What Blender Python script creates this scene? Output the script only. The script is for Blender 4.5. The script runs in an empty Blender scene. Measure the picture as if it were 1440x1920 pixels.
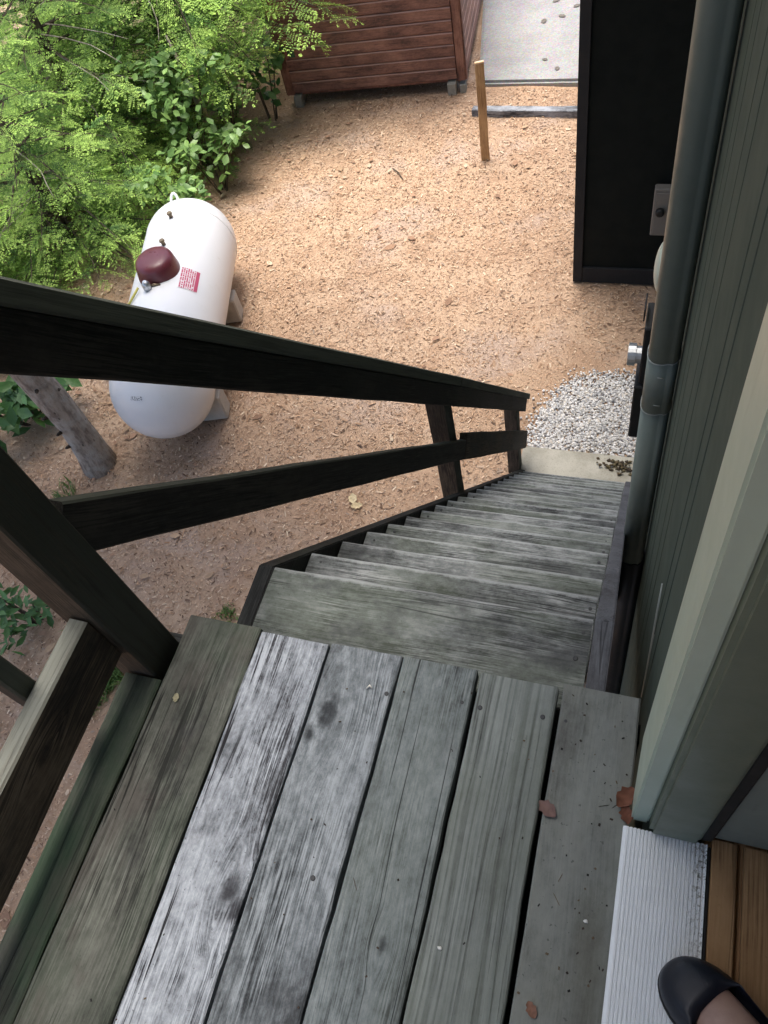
import bpy, bmesh, math, random
import numpy as np
from mathutils import Matrix, Vector

sc = bpy.context.scene
rad = math.radians
# ------------------------------------------------------------------ camera
# deck top is z = 0, the yard is z = G; +y runs down the stairs, +x is the house
G = -3.53
cam = bpy.data.cameras.new("camera")
camo = bpy.data.objects.new("camera", cam)
sc.collection.objects.link(camo)
Rw = ((0.948736, 0.264895, -0.172424), (0.128678, -0.821983, -0.554785), (-0.28869, 0.504157, -0.813931))
M = Matrix.Identity(4)
for i in range(3):
    M[i][0] = Rw[0][i]; M[i][1] = -Rw[1][i]; M[i][2] = -Rw[2][i]
M.translation = Vector((0.0684, -0.5307, 1.3525))
camo.matrix_world = M
cam.sensor_fit = 'HORIZONTAL'; cam.sensor_width = 36.0; cam.lens = 37.266
cam.clip_start = 0.02; cam.clip_end = 600
sc.camera = camo
# ------------------------------------------------------------------ light
SUN_EL, SUN_AZ = 80.0, -25.0          # azimuth: 0 = from +y, positive towards +x
w = bpy.data.worlds.new("World"); sc.world = w; w.use_nodes = True
wn = w.node_tree.nodes; wl = w.node_tree.links
sky = wn.new('ShaderNodeTexSky'); sky.sky_type = 'NISHITA'; sky.sun_disc = False
sky.sun_elevation = rad(SUN_EL); sky.sun_rotation = rad(SUN_AZ)
sky.air_density = 0.8; sky.dust_density = 4.0; sky.ozone_density = 1.0
bg = wn['Background']; bg.inputs[1].default_value = 0.13
wl.new(sky.outputs[0], bg.inputs[0])
sun = bpy.data.lights.new("sun", 'SUN'); sun.energy = 1.5; sun.angle = rad(30); sun.color = (1, .955, .88)
so = bpy.data.objects.new("sun", sun); sc.collection.objects.link(so)
sd = Vector((math.sin(rad(SUN_AZ)) * math.cos(rad(SUN_EL)), math.cos(rad(SUN_AZ)) * math.cos(rad(SUN_EL)), math.sin(rad(SUN_EL))))
so.rotation_euler = sd.to_track_quat('Z', 'Y').to_euler()
so.location = (0, 0, 12)
vs = sc.view_settings
vs.view_transform = 'Standard'; vs.look = 'None'; vs.exposure = 1.52; vs.gamma = 1; vs.use_curve_mapping = False

rnd = random.Random(7)
rng = np.random.default_rng(11)
WM = {}
# ------------------------------------------------------------------ helpers: objects
def link(o, parent, mw):
    sc.collection.objects.link(o)
    WM[o.name] = mw.copy()
    if parent is not None:
        o.parent = parent
        o.matrix_basis = WM[parent.name].inverted() @ mw
    else:
        o.matrix_basis = mw
    return o

def tag(o, label=None, cat=None, group=None, kind=None):
    if label: o["label"] = label
    if cat: o["category"] = cat
    if group: o["group"] = group
    if kind: o["kind"] = kind
    return o

def empty(name, loc, label, cat, group=None):
    o = bpy.data.objects.new(name, None); o.empty_display_size = .1
    link(o, None, Matrix.Translation(loc)); tag(o, label, cat, group)
    return o

def mobj(name, me, mat, parent=None, mw=Matrix.Identity(4)):
    if mat is not None and not me.materials: me.materials.append(mat)
    return link(bpy.data.objects.new(name, me), parent, mw)

def from_bm(name, bm, smooth=False):
    me = bpy.data.meshes.new(name); bm.to_mesh(me); bm.free()
    if smooth:
        me.polygons.foreach_set('use_smooth', [True] * len(me.polygons))
    return me

def pyd(name, v, f, smooth=False, col=None, extra=None):
    me = bpy.data.meshes.new(name)
    v = np.asarray(v, dtype=np.float32)
    f = np.asarray(f)
    n = f.shape[1]
    me.vertices.add(len(v)); me.vertices.foreach_set('co', v.ravel())
    me.loops.add(f.size); me.loops.foreach_set('vertex_index', f.ravel().astype(np.int32))
    me.polygons.add(len(f))
    me.polygons.foreach_set('loop_start', np.arange(0, f.size, n, dtype=np.int32))
    me.polygons.foreach_set('loop_total', np.full(len(f), n, dtype=np.int32))
    if smooth: me.polygons.foreach_set('use_smooth', np.ones(len(f), dtype=bool))
    if col is not None:
        a = me.attributes.new('tint', 'FLOAT_COLOR', 'POINT')
        c4 = np.ones((len(v), 4), np.float32); c4[:, :3] = col
        a.data.foreach_set('color', c4.ravel())
    me.update(calc_edges=True); me.validate()
    return me

def box_me(name, sx, sy, sz, bev=.003, seg=1):
    bm = bmesh.new(); bmesh.ops.create_cube(bm, size=1)
    bmesh.ops.scale(bm, vec=(sx, sy, sz), verts=bm.verts)
    if bev: bmesh.ops.bevel(bm, geom=bm.edges, offset=min(bev, min(sx, sy, sz) * .4), segments=seg, affect='EDGES')
    return from_bm(name, bm)

def box(name, x0, x1, y0, y1, z0, z1, mat, parent=None, bev=.003):
    me = box_me(name, x1 - x0, y1 - y0, z1 - z0, bev)
    return mobj(name, me, mat, parent, Matrix.Translation(((x0 + x1) / 2, (y0 + y1) / 2, (z0 + z1) / 2)))

def plank_me(name, wd, ln, th, n=16, jit=.0012, seed=0, ch=.004, bow=.0):
    """plank along local Y, width X, thickness Z; slightly wavy edges, eased corners"""
    r = random.Random(seed)
    ph = [r.uniform(0, 6.28) for _ in range(6)]
    prof = [(-wd/2 + ch, -th/2), (wd/2 - ch, -th/2), (wd/2, -th/2 + ch), (wd/2, th/2 - ch), (wd/2 - ch, th/2), (-wd/2 + ch, th/2), (-wd/2, th/2 - ch), (-wd/2, -th/2 + ch)]
    vs_, fs = [], []
    for k in range(n + 1):
        y = -ln/2 + ln * k / n
        jl = jit * (math.sin(y*9 + ph[0]) + .6*math.sin(y*23 + ph[1])) + r.uniform(-jit, jit) * .7
        jr = jit * (math.sin(y*8 + ph[2]) + .6*math.sin(y*27 + ph[3])) + r.uniform(-jit, jit) * .7
        jz = bow * math.sin(y*4 + ph[4]) + jit * .5 * math.sin(y*7 + ph[5])
        for (x, z) in prof:
            vs_.append((x + (jl if x < 0 else jr), y + (r.uniform(-.001, .001) if k in (0, n) else 0), z + jz))
    for k in range(n):
        for j in range(8):
            a = k*8 + j; b = k*8 + (j+1) % 8
            fs.append((a, b, b + 8, a + 8))
    fs.append(tuple(range(7, -1, -1))); fs.append(tuple(n*8 + j for j in range(8)))
    me = bpy.data.meshes.new(name); me.from_pydata(vs_, [], fs); me.update()
    return me

def frame(P, ydir, xdir):
    Y = Vector(ydir).normalized(); X = Vector(xdir); X = (X - Y * X.dot(Y)).normalized(); Z = X.cross(Y)
    m = Matrix.Identity(4)
    for i in range(3): m[i][0] = X[i]; m[i][1] = Y[i]; m[i][2] = Z[i]
    m.translation = P
    return m

def beam(name, A, B, wd, th, wdir, mat, parent, seed=0, jit=.001, n=12):
    A = Vector(A); B = Vector(B)
    me = plank_me(name, wd, (B - A).length, th, n, jit, seed)
    return mobj(name, me, mat, parent, frame((A + B) / 2, B - A, wdir))

def tube_me(name, pts, radii, sides=8, cap=True, smooth=True):
    vs_, fs = [], []
    pts = [Vector(q) for q in pts]
    if not hasattr(radii, '__len__'): radii = [radii] * len(pts)
    up = None
    for k, q in enumerate(pts):
        d = (pts[min(k+1, len(pts)-1)] - pts[max(k-1, 0)]).normalized()
        if up is None:
            up = Vector((0, 0, 1)) if abs(d.z) < .9 else Vector((1, 0, 0))
        s = d.cross(up).normalized(); up = s.cross(d).normalized()
        for j in range(sides):
            a = 2*math.pi*j/sides
            vs_.append(q + (s*math.cos(a) + up*math.sin(a)) * radii[k])
    for k in range(len(pts)-1):
        for j in range(sides):
            fs.append((k*sides+j, k*sides+(j+1) % sides, (k+1)*sides+(j+1) % sides, (k+1)*sides+j))
    if cap:
        fs.append(tuple(range(sides-1, -1, -1))); fs.append(tuple((len(pts)-1)*sides+j for j in range(sides)))
    me = bpy.data.meshes.new(name); me.from_pydata([tuple(v) for v in vs_], [], fs); me.update()
    if smooth: me.polygons.foreach_set('use_smooth', [len(q.vertices) == 4 for q in me.polygons])
    return me

def loft_me(name, rings, smooth=True, cap=True):
    n = len(rings[0]); vs_ = [tuple(v) for r_ in rings for v in r_]; fs = []
    for k in range(len(rings)-1):
        for j in range(n):
            fs.append((k*n+j, k*n+(j+1) % n, (k+1)*n+(j+1) % n, (k+1)*n+j))
    if cap:
        fs.append(tuple(range(n-1, -1, -1))); fs.append(tuple((len(rings)-1)*n+j for j in range(n)))
    me = bpy.data.meshes.new(name); me.from_pydata(vs_, [], fs); me.update()
    if smooth: me.polygons.foreach_set('use_smooth', [True]*len(me.polygons))
    return me

# ------------------------------------------------------------------ helpers: materials
class NT:
    def __init__(s, name):
        s.m = bpy.data.materials.new(name); s.m.use_nodes = True
        s.t = s.m.node_tree; s.n = s.t.nodes; s.l = s.t.links
        s.b = s.n['Principled BSDF']
    def set(s, sock, v):
        if isinstance(v, bpy.types.NodeSocket): s.l.new(v, sock)
        elif isinstance(v, (tuple, list)) and len(v) == 3 and sock.type == 'RGBA': sock.default_value = (*v, 1)
        else: sock.default_value = v
    def coord(s, out='Object'): return s.n.new('ShaderNodeTexCoord').outputs[out]
    def mapping(s, v, scale=(1, 1, 1), loc=(0, 0, 0), rot=(0, 0, 0)):
        k = s.n.new('ShaderNodeMapping'); s.l.new(v, k.inputs[0])
        s.set(k.inputs['Location'], loc); s.set(k.inputs['Rotation'], rot); s.set(k.inputs['Scale'], scale)
        return k.outputs[0]
    def noise(s, v, scale, detail=4, rough=.55, dist=0.0):
        k = s.n.new('ShaderNodeTexNoise'); s.l.new(v, k.inputs['Vector'])
        k.inputs['Scale'].default_value = scale; k.inputs['Detail'].default_value = detail
        k.inputs['Roughness'].default_value = rough; k.inputs['Distortion'].default_value = dist
        return k.outputs['Fac']
    def vor(s, v, scale, feat='F1', out='Distance', rnd_=1.0):
        k = s.n.new('ShaderNodeTexVoronoi'); k.feature = feat; s.l.new(v, k.inputs['Vector'])
        k.inputs['Scale'].default_value = scale; k.inputs['Randomness'].default_value = rnd_
        return k.outputs[out]
    def ramp(s, f, a, b, lo=0.0, hi=1.0):
        k = s.n.new('ShaderNodeMapRange'); k.interpolation_type = 'SMOOTHSTEP'
        s.set(k.inputs[0], f); k.inputs[1].default_value = a; k.inputs[2].default_value = b
        k.inputs[3].default_value = lo; k.inputs[4].default_value = hi
        return k.outputs[0]
    def math(s, op, a, b=0.0, c=0.0):
        k = s.n.new('ShaderNodeMath'); k.operation = op
        s.set(k.inputs[0], a); s.set(k.inputs[1], b); s.set(k.inputs[2], c)
        return k.outputs[0]
    def vmath(s, op, a, b=(0, 0, 0)):
        k = s.n.new('ShaderNodeVectorMath'); k.operation = op
        s.set(k.inputs[0], a); s.set(k.inputs[1], b)
        return k.outputs['Value'] if op in ('LENGTH', 'DOT_PRODUCT', 'DISTANCE') else k.outputs[0]
    def mix(s, f, a, b, mode='MIX'):
        k = s.n.new('ShaderNodeMix'); k.data_type = 'RGBA'; k.blend_type = mode
        s.set(k.inputs[0], f); s.set(k.inputs[6], a); s.set(k.inputs[7], b)
        return k.outputs[2]
    def sep(s, v):
        k = s.n.new('ShaderNodeSeparateXYZ'); s.l.new(v, k.inputs[0]); return k.outputs
    def comb(s, x, y, z):
        k = s.n.new('ShaderNodeCombineXYZ'); s.set(k.inputs[0], x); s.set(k.inputs[1], y); s.set(k.inputs[2], z); return k.outputs[0]
    def bump(s, h, dist=.002, strength=.6, prev=None):
        k = s.n.new('ShaderNodeBump'); s.l.new(h, k.inputs['Height'])
        k.inputs['Distance'].default_value = dist; k.inputs['Strength'].default_value = strength
        if prev is not None: s.l.new(prev, k.inputs['Normal'])
        return k.outputs[0]
    def attr(s, name):
        k = s.n.new('ShaderNodeAttribute'); k.attribute_name = name; return k.outputs['Color']
    def objrand(s): return s.n.new('ShaderNodeObjectInfo').outputs['Random']
    def done(s, col=None, rough=.8, nrm=None, metal=0.0, spec=None):
        if col is not None: s.set(s.b.inputs['Base Color'], col)
        s.set(s.b.inputs['Roughness'], rough); s.set(s.b.inputs['Metallic'], metal)
        if nrm is not None: s.l.new(nrm, s.b.inputs['Normal'])
        if spec is not None: s.b.inputs['Specular IOR Level'].default_value = spec
        return s.m

def wood(name, light, mid, dark, seed=0, grain=1.0, fine=1.0, wear=1.0, spots=.6, bias=.5, green=.0, green_col=(.045, .065, .04), mud=.0, ring=.0, ring_scale=30,
         check=.6, speck=.3, rough=.85, knots=(), bump=.0015, top=None, vary=.0, stain=.0, stain_col=(.03, .032, .036), edge=None):
    """weathered lumber, local Y along the grain; top = colour of the upper edge (local +X): bleached wood on rails, painted skylight on shed boards"""
    s = NT(name)
    co = s.coord()
    orr = s.math('MULTIPLY', s.objrand(), 37.0)
    off = s.comb(s.math('ADD', orr, seed * 1.37), s.math('MULTIPLY', orr, 1.7), s.math('ADD', orr, seed * .73))
    X, Y, Z = s.sep(co)
    warp = s.noise(s.mapping(s.vmath('ADD', co, off), (2.5, 1.1, 2.5)), 1.0, 2)
    xw = s.math('ADD', X, s.math('MULTIPLY', s.math('SUBTRACT', warp, .5), .05))
    kmask = None
    for (kx, ky, kr) in knots:
        d = s.vmath('LENGTH', s.comb(s.math('SUBTRACT', X, kx), s.math('MULTIPLY', s.math('SUBTRACT', Y, ky), .6), 0.0))
        push = s.ramp(d, kr * 4.5, 0.0, 0.0, kr * 1.3)
        sg = s.ramp(s.math('SUBTRACT', X, kx), -kr * .5, kr * .5, -1, 1)
        xw = s.math('SUBTRACT', xw, s.math('MULTIPLY', push, sg))
        km = s.ramp(s.math('ADD', d, s.math('MULTIPLY', s.math('SUBTRACT', s.noise(co, 70, 4), .5), kr * 1.2)), kr * 1.2, kr * .3)
        kmask = km if kmask is None else s.math('MAXIMUM', kmask, km)
    v = s.vmath('ADD', s.comb(xw, Y, Z), off)
    vs0 = s.vmath('ADD', co, off)
    g1 = s.noise(s.mapping(v, (1, .026, 1)), 330 * fine, 4, .65)
    g2 = s.noise(s.mapping(v, (1, .035, 1), (3, 1, 2)), 110 * fine, 3, .55)
    we = s.noise(s.mapping(vs0, (1, .38, 1), (1, 5, 2)), 8, 6, .62)
    spn = s.noise(s.mapping(vs0, (1, .55, 1), (4, 2, 9)), 55, 7, .78)
    lo = s.noise(s.mapping(vs0, (1, .5, 1), (7, 3, 5)), 3.5, 3, .5)
    ga = s.ramp(s.noise(s.mapping(vs0, (1, .4, 1), (8, 8, 1)), 12, 4, .6), .38, .62, .25, 1.25)
    t = s.math('ADD', bias, s.math('MULTIPLY', s.math('SUBTRACT', we, .5), 2.3 * wear))
    t = s.math('ADD', t, s.math('MULTIPLY', s.math('SUBTRACT', lo, .5), 1.0 * wear))
    t = s.math('ADD', t, s.math('MULTIPLY', s.math('MULTIPLY', s.math('SUBTRACT', g1, .5), ga), 2.7 * grain))
    t = s.math('ADD', t, s.math('MULTIPLY', s.math('MULTIPLY', s.math('SUBTRACT', g2, .5), ga), .7 * grain))
    t = s.math('ADD', t, s.math('MULTIPLY', s.math('SUBTRACT', spn, .5), 1.5 * spots))
    if ring:
        rg = s.noise(s.mapping(v, (1, .022, 1), (2, 6, 3)), ring_scale, 1, .4)
        rg = s.math('FRACT', s.math('MULTIPLY', rg, 9.0))
        rg = s.math('MULTIPLY', s.ramp(rg, .0, .55), s.ramp(rg, 1.0, .8))
        t = s.math('ADD', t, s.math('MULTIPLY', s.math('SUBTRACT', rg, .5), ring))
    if vary: t = s.math('ADD', t, s.math('MULTIPLY', s.math('SUBTRACT', s.objrand(), .5), vary))
    cr = s.n.new('ShaderNodeValToRGB'); s.l.new(t, cr.inputs[0])
    e = cr.color_ramp.elements
    e[0].position = .08; e[0].color = (*dark, 1); e[1].position = .92; e[1].color = (*light, 1)
    m_ = cr.color_ramp.elements.new(.48); m_.color = (*mid, 1)
    col = cr.outputs[0]
    if green: col = s.mix(s.math('MULTIPLY', s.ramp(s.noise(s.mapping(vs0, (1, .4, 1), (2, 8, 4)), 6, 5, .6), .40, .62), green), col, s.mix(.65, col, green_col))
    if mud: col = s.mix(s.math('MULTIPLY', s.ramp(s.noise(s.mapping(vs0, (1, .5, 1), (7, 8, 4)), 9, 6, .65), .47, .64), mud), col, s.mix(.7, col, (.085, .072, .066)))
    if stain:
        sn = s.math('ADD', s.noise(s.mapping(vs0, (1, .62, 1), (11, 4, 6)), 6.0, 9, .70), s.math('MULTIPLY', s.math('SUBTRACT', g1, .5), .10))
        col = s.mix(s.math('MULTIPLY', s.ramp(sn, .49, .68), stain), col, stain_col)
    if edge is not None:  # pale stripe along tread fronts: edge wear plus a painted nosing highlight
        ew = s.ramp(s.math('ADD', X, s.math('MULTIPLY', s.math('SUBTRACT', spn, .5), .02)), edge - .014, edge - .003)
        col = s.mix(s.math('MULTIPLY', ew, .6), col, s.mix(.5, light, (.50, .53, .55)))
    ck = s.noise(s.mapping(v, (1, .02, 1), (6, 6, 6)), 24, 3, .5)
    ck = s.math('MULTIPLY', s.ramp(s.math('ABSOLUTE', s.math('SUBTRACT', ck, .5)), .014, .005), s.ramp(s.noise(s.mapping(vs0, (1, .35, 1), (3, 3, 3)), 7, 2), .47, .56))
    col = s.mix(s.math('MULTIPLY', ck, check), col, tuple(q * .6 for q in dark))
    sp = s.noise(vs0, 150, 2, .5)
    col = s.mix(s.math('MULTIPLY', s.ramp(sp, .69, .74), speck), col, dark)
    h = s.math('ADD', s.math('MULTIPLY', g2, .7), s.math('ADD', s.math('MULTIPLY', g1, .9), s.math('MULTIPLY', ck, -.8)))
    if kmask is not None:
        kr_ = s.math('MULTIPLY', kmask, s.ramp(spn, .3, .55, .55, .95))
        col = s.mix(kr_, col, dark)
        h = s.math('SUBTRACT', h, s.math('MULTIPLY', kmask, .3))
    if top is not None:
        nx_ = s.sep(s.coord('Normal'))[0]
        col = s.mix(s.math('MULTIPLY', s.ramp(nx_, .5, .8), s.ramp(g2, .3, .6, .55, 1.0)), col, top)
    return s.done(col, s.ramp(we, .3, .7, rough - .1, rough + .08), s.bump(h, bump, .8), spec=.3)

def paint(name, col, rough=.5, var=.12, scale=9, bump=.0004, dirt=(.05, .05, .045), dirt_amt=.25, spec=.4):
    s = NT(name); v = s.coord()
    a = s.noise(v, scale, 6, .65); b = s.noise(s.mapping(v, (1, 1, .15)), scale * 3, 5, .65)
    c = s.mix(s.math('MULTIPLY', s.ramp(a, .35, .7), var * 2), col, tuple(q * .72 for q in col))
    c = s.mix(s.math('MULTIPLY', s.ramp(b, .58, .75), dirt_amt), c, dirt)
    return s.done(c, s.ramp(a, .3, .7, rough - .07, rough + .1), s.bump(s.noise(v, scale * 22, 4), bump, .5), spec=spec)

def tinted(name, rough=.8, trans=0.0, gain=None, spec=.25):
    s = NT(name); c = s.attr('tint')
    v = s.coord()
    c = s.mix(s.math('MULTIPLY', s.ramp(s.noise(v, 40, 3), .35, .7), .35), c, s.mix(1.0, c, (.55, .55, .55), 'MULTIPLY'))
    m = s.done(c, rough, spec=spec)
    if trans:
        t = s.n.new('ShaderNodeBsdfTranslucent'); s.l.new(c, t.inputs[0])
        mx = s.n.new('ShaderNodeMixShader'); mx.inputs[0].default_value = trans
        s.l.new(s.b.outputs[0], mx.inputs[1]); s.l.new(t.outputs[0], mx.inputs[2])
        s.l.new(mx.outputs[0], s.n['Material Output'].inputs[0])
    return m

# ------------------------------------------------------------------ materials
deck_mats = [
    wood('deck_wood_mossy', (.092, .102, .080), (.046, .058, .042), (.012, .017, .012), 1, grain=.8, wear=.7, green=.9, green_col=(.020, .052, .026), mud=.5, stain=.4),
    wood('deck_wood_brown_green', (.165, .172, .152), (.085, .090, .077), (.020, .021, .018), 2, grain=.8, wear=.8, green=.55, green_col=(.045, .070, .045), mud=.75, check=.9, stain=.45),
    wood('deck_wood_silver', (.43, .465, .515), (.22, .242, .272), (.028, .028, .034), 3, grain=1.1, wear=.5, spots=1.05, bias=.60, speck=.6, knots=((.040, .425, .016), (.062, .40, .014)), bump=.0025, stain=.85, check=1.0),
    wood('deck_wood_stained', (.31, .342, .37), (.135, .153, .167), (.022, .025, .029), 4, grain=.8, wear=.55, spots=.95, bias=.50, knots=((-.035, .745, .022), (-.055, .70, .012)), bump=.002, stain=.95),
    wood('deck_wood_grey', (.27, .30, .308), (.152, .176, .182), (.042, .048, .05), 5, grain=.55, wear=.5, spots=.85, green=.3, green_col=(.13, .15, .115), check=.95, knots=((.018, .41, .009),), stain=.4, stain_col=(.07, .075, .08)),
    wood('deck_wood_banded', (.25, .278, .27), (.158, .178, .17), (.07, .077, .075), 6, grain=.5, wear=.35, spots=.4, ring=.30, ring_scale=18, green=.4, green_col=(.14, .16, .115), check=.2, stain=.2, stain_col=(.09, .095, .095)),
    wood('deck_wood_smooth', (.245, .26, .245), (.178, .192, .18), (.085, .09, .085), 7, grain=.2, wear=.75, spots=.6, green=.5, green_col=(.19, .19, .14), check=.1, speck=.8, bump=.0006, mud=.15),
]
tread_wood = wood('tread_wood', (.34, .36, .365), (.158, .172, .176), (.030, .033, .034), 9, grain=.85, wear=.7, spots=.8, green=.6, green_col=(.105, .13, .09), speck=.4, bump=.002, vary=.25, stain=.7, stain_col=(.045, .047, .052), edge=.10)
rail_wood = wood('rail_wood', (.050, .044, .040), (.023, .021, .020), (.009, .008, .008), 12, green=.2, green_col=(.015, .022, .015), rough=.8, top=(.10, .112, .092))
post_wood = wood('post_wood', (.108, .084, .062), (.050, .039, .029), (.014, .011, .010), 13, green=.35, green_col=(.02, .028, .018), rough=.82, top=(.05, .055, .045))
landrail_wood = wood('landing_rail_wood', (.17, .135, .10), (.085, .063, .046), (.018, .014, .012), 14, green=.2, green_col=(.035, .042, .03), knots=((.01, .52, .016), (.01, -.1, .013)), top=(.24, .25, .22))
stringer_wood = wood('stringer_wood', (.045, .048, .048), (.024, .025, .026), (.009, .009, .010), 15, grain=.7, green=.2)
grey_stringer_wood = wood('grey_stringer_wood', (.165, .175, .20), (.105, .112, .128), (.035, .036, .042), 25, grain=.5, wear=.7)
fresh_wood = wood('stake_wood', (.66, .46, .25), (.50, .32, .16), (.26, .14, .06), 16, grain=.6, wear=.5, spots=.3)
timber_wood = wood('timber_wood', (.36, .38, .41), (.18, .19, .205), (.03, .03, .035), 17, grain=1.2, wear=1.2)
shed_wood = wood('shed_wood', (.37, .20, .145), (.225, .115, .085), (.075, .043, .036), 18, grain=.5, wear=.65, rough=.72, vary=.2, top=(.58, .37, .30))  # top colour paints the skylight caught on each board's upper edge
shed_trim = wood('shed_trim_wood', (.34, .18, .125), (.22, .105, .075), (.08, .04, .03), 19, grain=.5, rough=.75)
floor_wood = wood('floor_wood', (.52, .33, .17), (.39, .235, .115), (.20, .11, .05), 20, grain=.8, wear=.5, spots=.3, rough=.45, bump=.0004)
sage = paint('sage_paint', (.088, .112, .094), .85, .15, spec=.08)
sage_light = paint('sage_trim_paint', (.46, .54, .44), .42, .06, dirt_amt=.12)
sage_jamb = paint('sage_jamb_paint', (.145, .175, .128), .4, .08)
pipe_paint = paint('pipe_paint', (.16, .205, .195), .42, .12, dirt_amt=.2)
pipe_line = paint('pipe_edge', (.33, .37, .36), .5)
black_mat = paint('black_plastic', (.012, .013, .014), .5, .1)
bay_mat = paint('bay_stain', (.008, .011, .010), .75, .1, dirt=(.015, .017, .016), spec=.15)
bay_trim = paint('bay_trim', (.026, .027, .029), .6, .1, spec=.2)
rubber = paint('weatherstrip_rubber', (.015, .016, .016), .6)
inner_jamb = paint('inner_jamb_paint', (.22, .245, .21), .5, .08)
plaster = paint('interior_paint', (.30, .29, .26), .8, .05)
meter_glass = paint('meter_dome', (.42, .50, .44), .25, .05)
fixture_mat = paint('fixture_grey', (.20, .185, .165), .6, .1)
roof_mat = paint('roof_shingle', (.06, .06, .062), .9, .3, 30, .004)
tank_white = None
def mk_tank():
    s = NT('tank_paint'); v = s.coord()
    a = s.noise(v, 3, 5); b = s.noise(s.mapping(v, (6, 6, .8)), 3, 6, .65)
    X, Y, Z = s.sep(v)
    low = s.ramp(Z, -.1, -.4)
    c = s.mix(s.math('MULTIPLY', s.ramp(a, .4, .7), .2), (.80, .81, .82), (.72, .74, .76))
    c = s.mix(s.math('MULTIPLY', s.math('MULTIPLY', s.ramp(b, .40, .66), low), .6), c, (.36, .34, .30))
    c = s.mix(s.math('MULTIPLY', s.ramp(s.noise(v, 9, 8, .75), .56, .74), .22), c, (.52, .50, .40))
    return s.done(c, .32, s.bump(s.noise(v, 60, 3), .0006, .3), spec=.5)
tank_white = mk_tank()
maroon = paint('maroon_plastic', (.15, .035, .045), .33, .1, dirt_amt=.1, spec=.5)
steel = NT('galvanised_steel'); steel = steel.done((.55, .57, .58), .38, metal=.9)
brass = NT('brass_fitting'); brass = brass.done((.22, .17, .11), .45, metal=.6)
yellow_hose = paint('yellow_line', (.55, .50, .12), .5)
cream_block = paint('cream_block', (.52, .48, .42), .85, .2, 20, .003)
cinder = paint('cinder_block', (.33, .32, .27), .95, .3, 40, .004)
def mk_concrete():
    s = NT('concrete'); v = s.coord()
    a = s.noise(v, 2.2, 6, .65); b = s.noise(v, 60, 4, .7); c_ = s.vor(v, 70, out='Color')
    c = s.mix(s.ramp(a, .35, .7), (.33, .325, .31), (.25, .245, .235))
    c = s.mix(s.math('MULTIPLY', s.ramp(b, .45, .7), .45), c, (.19, .185, .175))
    c = s.mix(.12, c, c_)
    return s.done(c, .92, s.bump(b, .004, .6), spec=.2)
concrete = mk_concrete()
def mk_pad():
    s = NT('pad_concrete'); v = s.coord()
    a = s.noise(v, 5, 6, .65); b = s.noise(v, 90, 4, .7)
    c = s.mix(s.ramp(a, .35, .7), (.50, .48, .41), (.36, .34, .28))
    c = s.mix(s.math('MULTIPLY', s.ramp(b, .5, .75), .5), c, (.18, .16, .12))
    return s.done(c, .95, s.bump(b, .003, .6), spec=.2)
pad_mat = mk_pad()
def mk_ground():
    s = NT('yard_litter'); v = s.coord('Object')
    a = s.noise(v, .55, 5, .6); b = s.noise(v, 3.2, 6, .65); d = s.noise(v, 34, 5, .7); e = s.noise(v, 95, 4, .75)
    f = s.noise(s.mapping(v, (1, 1, 1), (31, 7, 0)), 1.1, 5, .62)
    c = s.mix(s.ramp(a, .35, .66), (.44, .30, .20), (.50, .36, .25))
    c = s.mix(s.math('MULTIPLY', s.ramp(b, .42, .64), .65), c, (.33, .21, .135))
    c = s.mix(s.math('MULTIPLY', s.ramp(f, .50, .66), .7), c, (.43, .335, .275))
    c = s.mix(s.math('MULTIPLY', s.ramp(d, .46, .7), .4), c, (.28, .175, .115))
    c = s.mix(s.math('MULTIPLY', s.ramp(e, .56, .74), .7), c, (.66, .50, .35))
    h = s.math('ADD', s.math('MULTIPLY', d, .7), s.math('MULTIPLY', e, .5))
    return s.done(c, .95, s.bump(h, .012, .7), spec=.15)
ground_mat = mk_ground()
def mk_bark():
    s = NT('bark'); v = s.coord()
    a = s.noise(s.mapping(v, (1, 1, .35)), 22, 6, .65); b = s.noise(v, 7, 5, .6); d = s.noise(v, 90, 3)
    e = s.vor(s.mapping(v, (1, 1, .5)), 16)
    c = s.mix(s.ramp(a, .4, .65), (.40, .345, .29), (.21, .17, .14))
    c = s.mix(s.math('MULTIPLY', s.ramp(b, .45, .65), .6), c, (.46, .44, .40))
    c = s.mix(s.math('MULTIPLY', s.ramp(e, .16, .05), .8), c, (.05, .042, .036))
    return s.done(c, .95, s.bump(s.math('ADD', a, s.math('MULTIPLY', d, .4)), .02, .9), spec=.15)
bark = mk_bark()
def mk_dark_bark():
    s = NT('hemlock_bark'); v = s.coord(); a = s.noise(s.mapping(v, (1, 1, .3)), 25, 5)
    return s.done(s.mix(s.ramp(a, .4, .65), (.12, .095, .075), (.05, .04, .032)), .95, s.bump(a, .02, .9), spec=.15)
dark_bark = mk_dark_bark()
hemlock_leaf = tinted('hemlock_foliage', .6, .28)
broad_leaf = tinted('broad_leaf', .42, .3, spec=.4)
chip_mat = tinted('litter_chips', .9)
stone_mat = tinted('gravel_stones', .85)
alu = NT('ribbed_aluminium'); _v = alu.coord(); _a = alu.noise(_v, 14, 6, .7); _b = alu.noise(_v, 130, 7, .75)
_X, _Y, _Z = alu.sep(_v)
_dirtm = alu.math('MULTIPLY', alu.ramp(_b, .50, .60), alu.math('MULTIPLY', alu.ramp(_X, .028, .06), alu.ramp(_Y, .16, .40)))
_c = alu.mix(alu.math('MULTIPLY', alu.ramp(_a, .42, .7), .35), (.84, .88, .90), (.70, .74, .76))
_c = alu.mix(alu.math('MULTIPLY', alu.ramp(_b, .64, .72), .4), _c, (.2, .19, .16))
_c = alu.mix(_dirtm, _c, (.10, .095, .06))
alu = alu.done(_c, .5, metal=.0, spec=.5)
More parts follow.
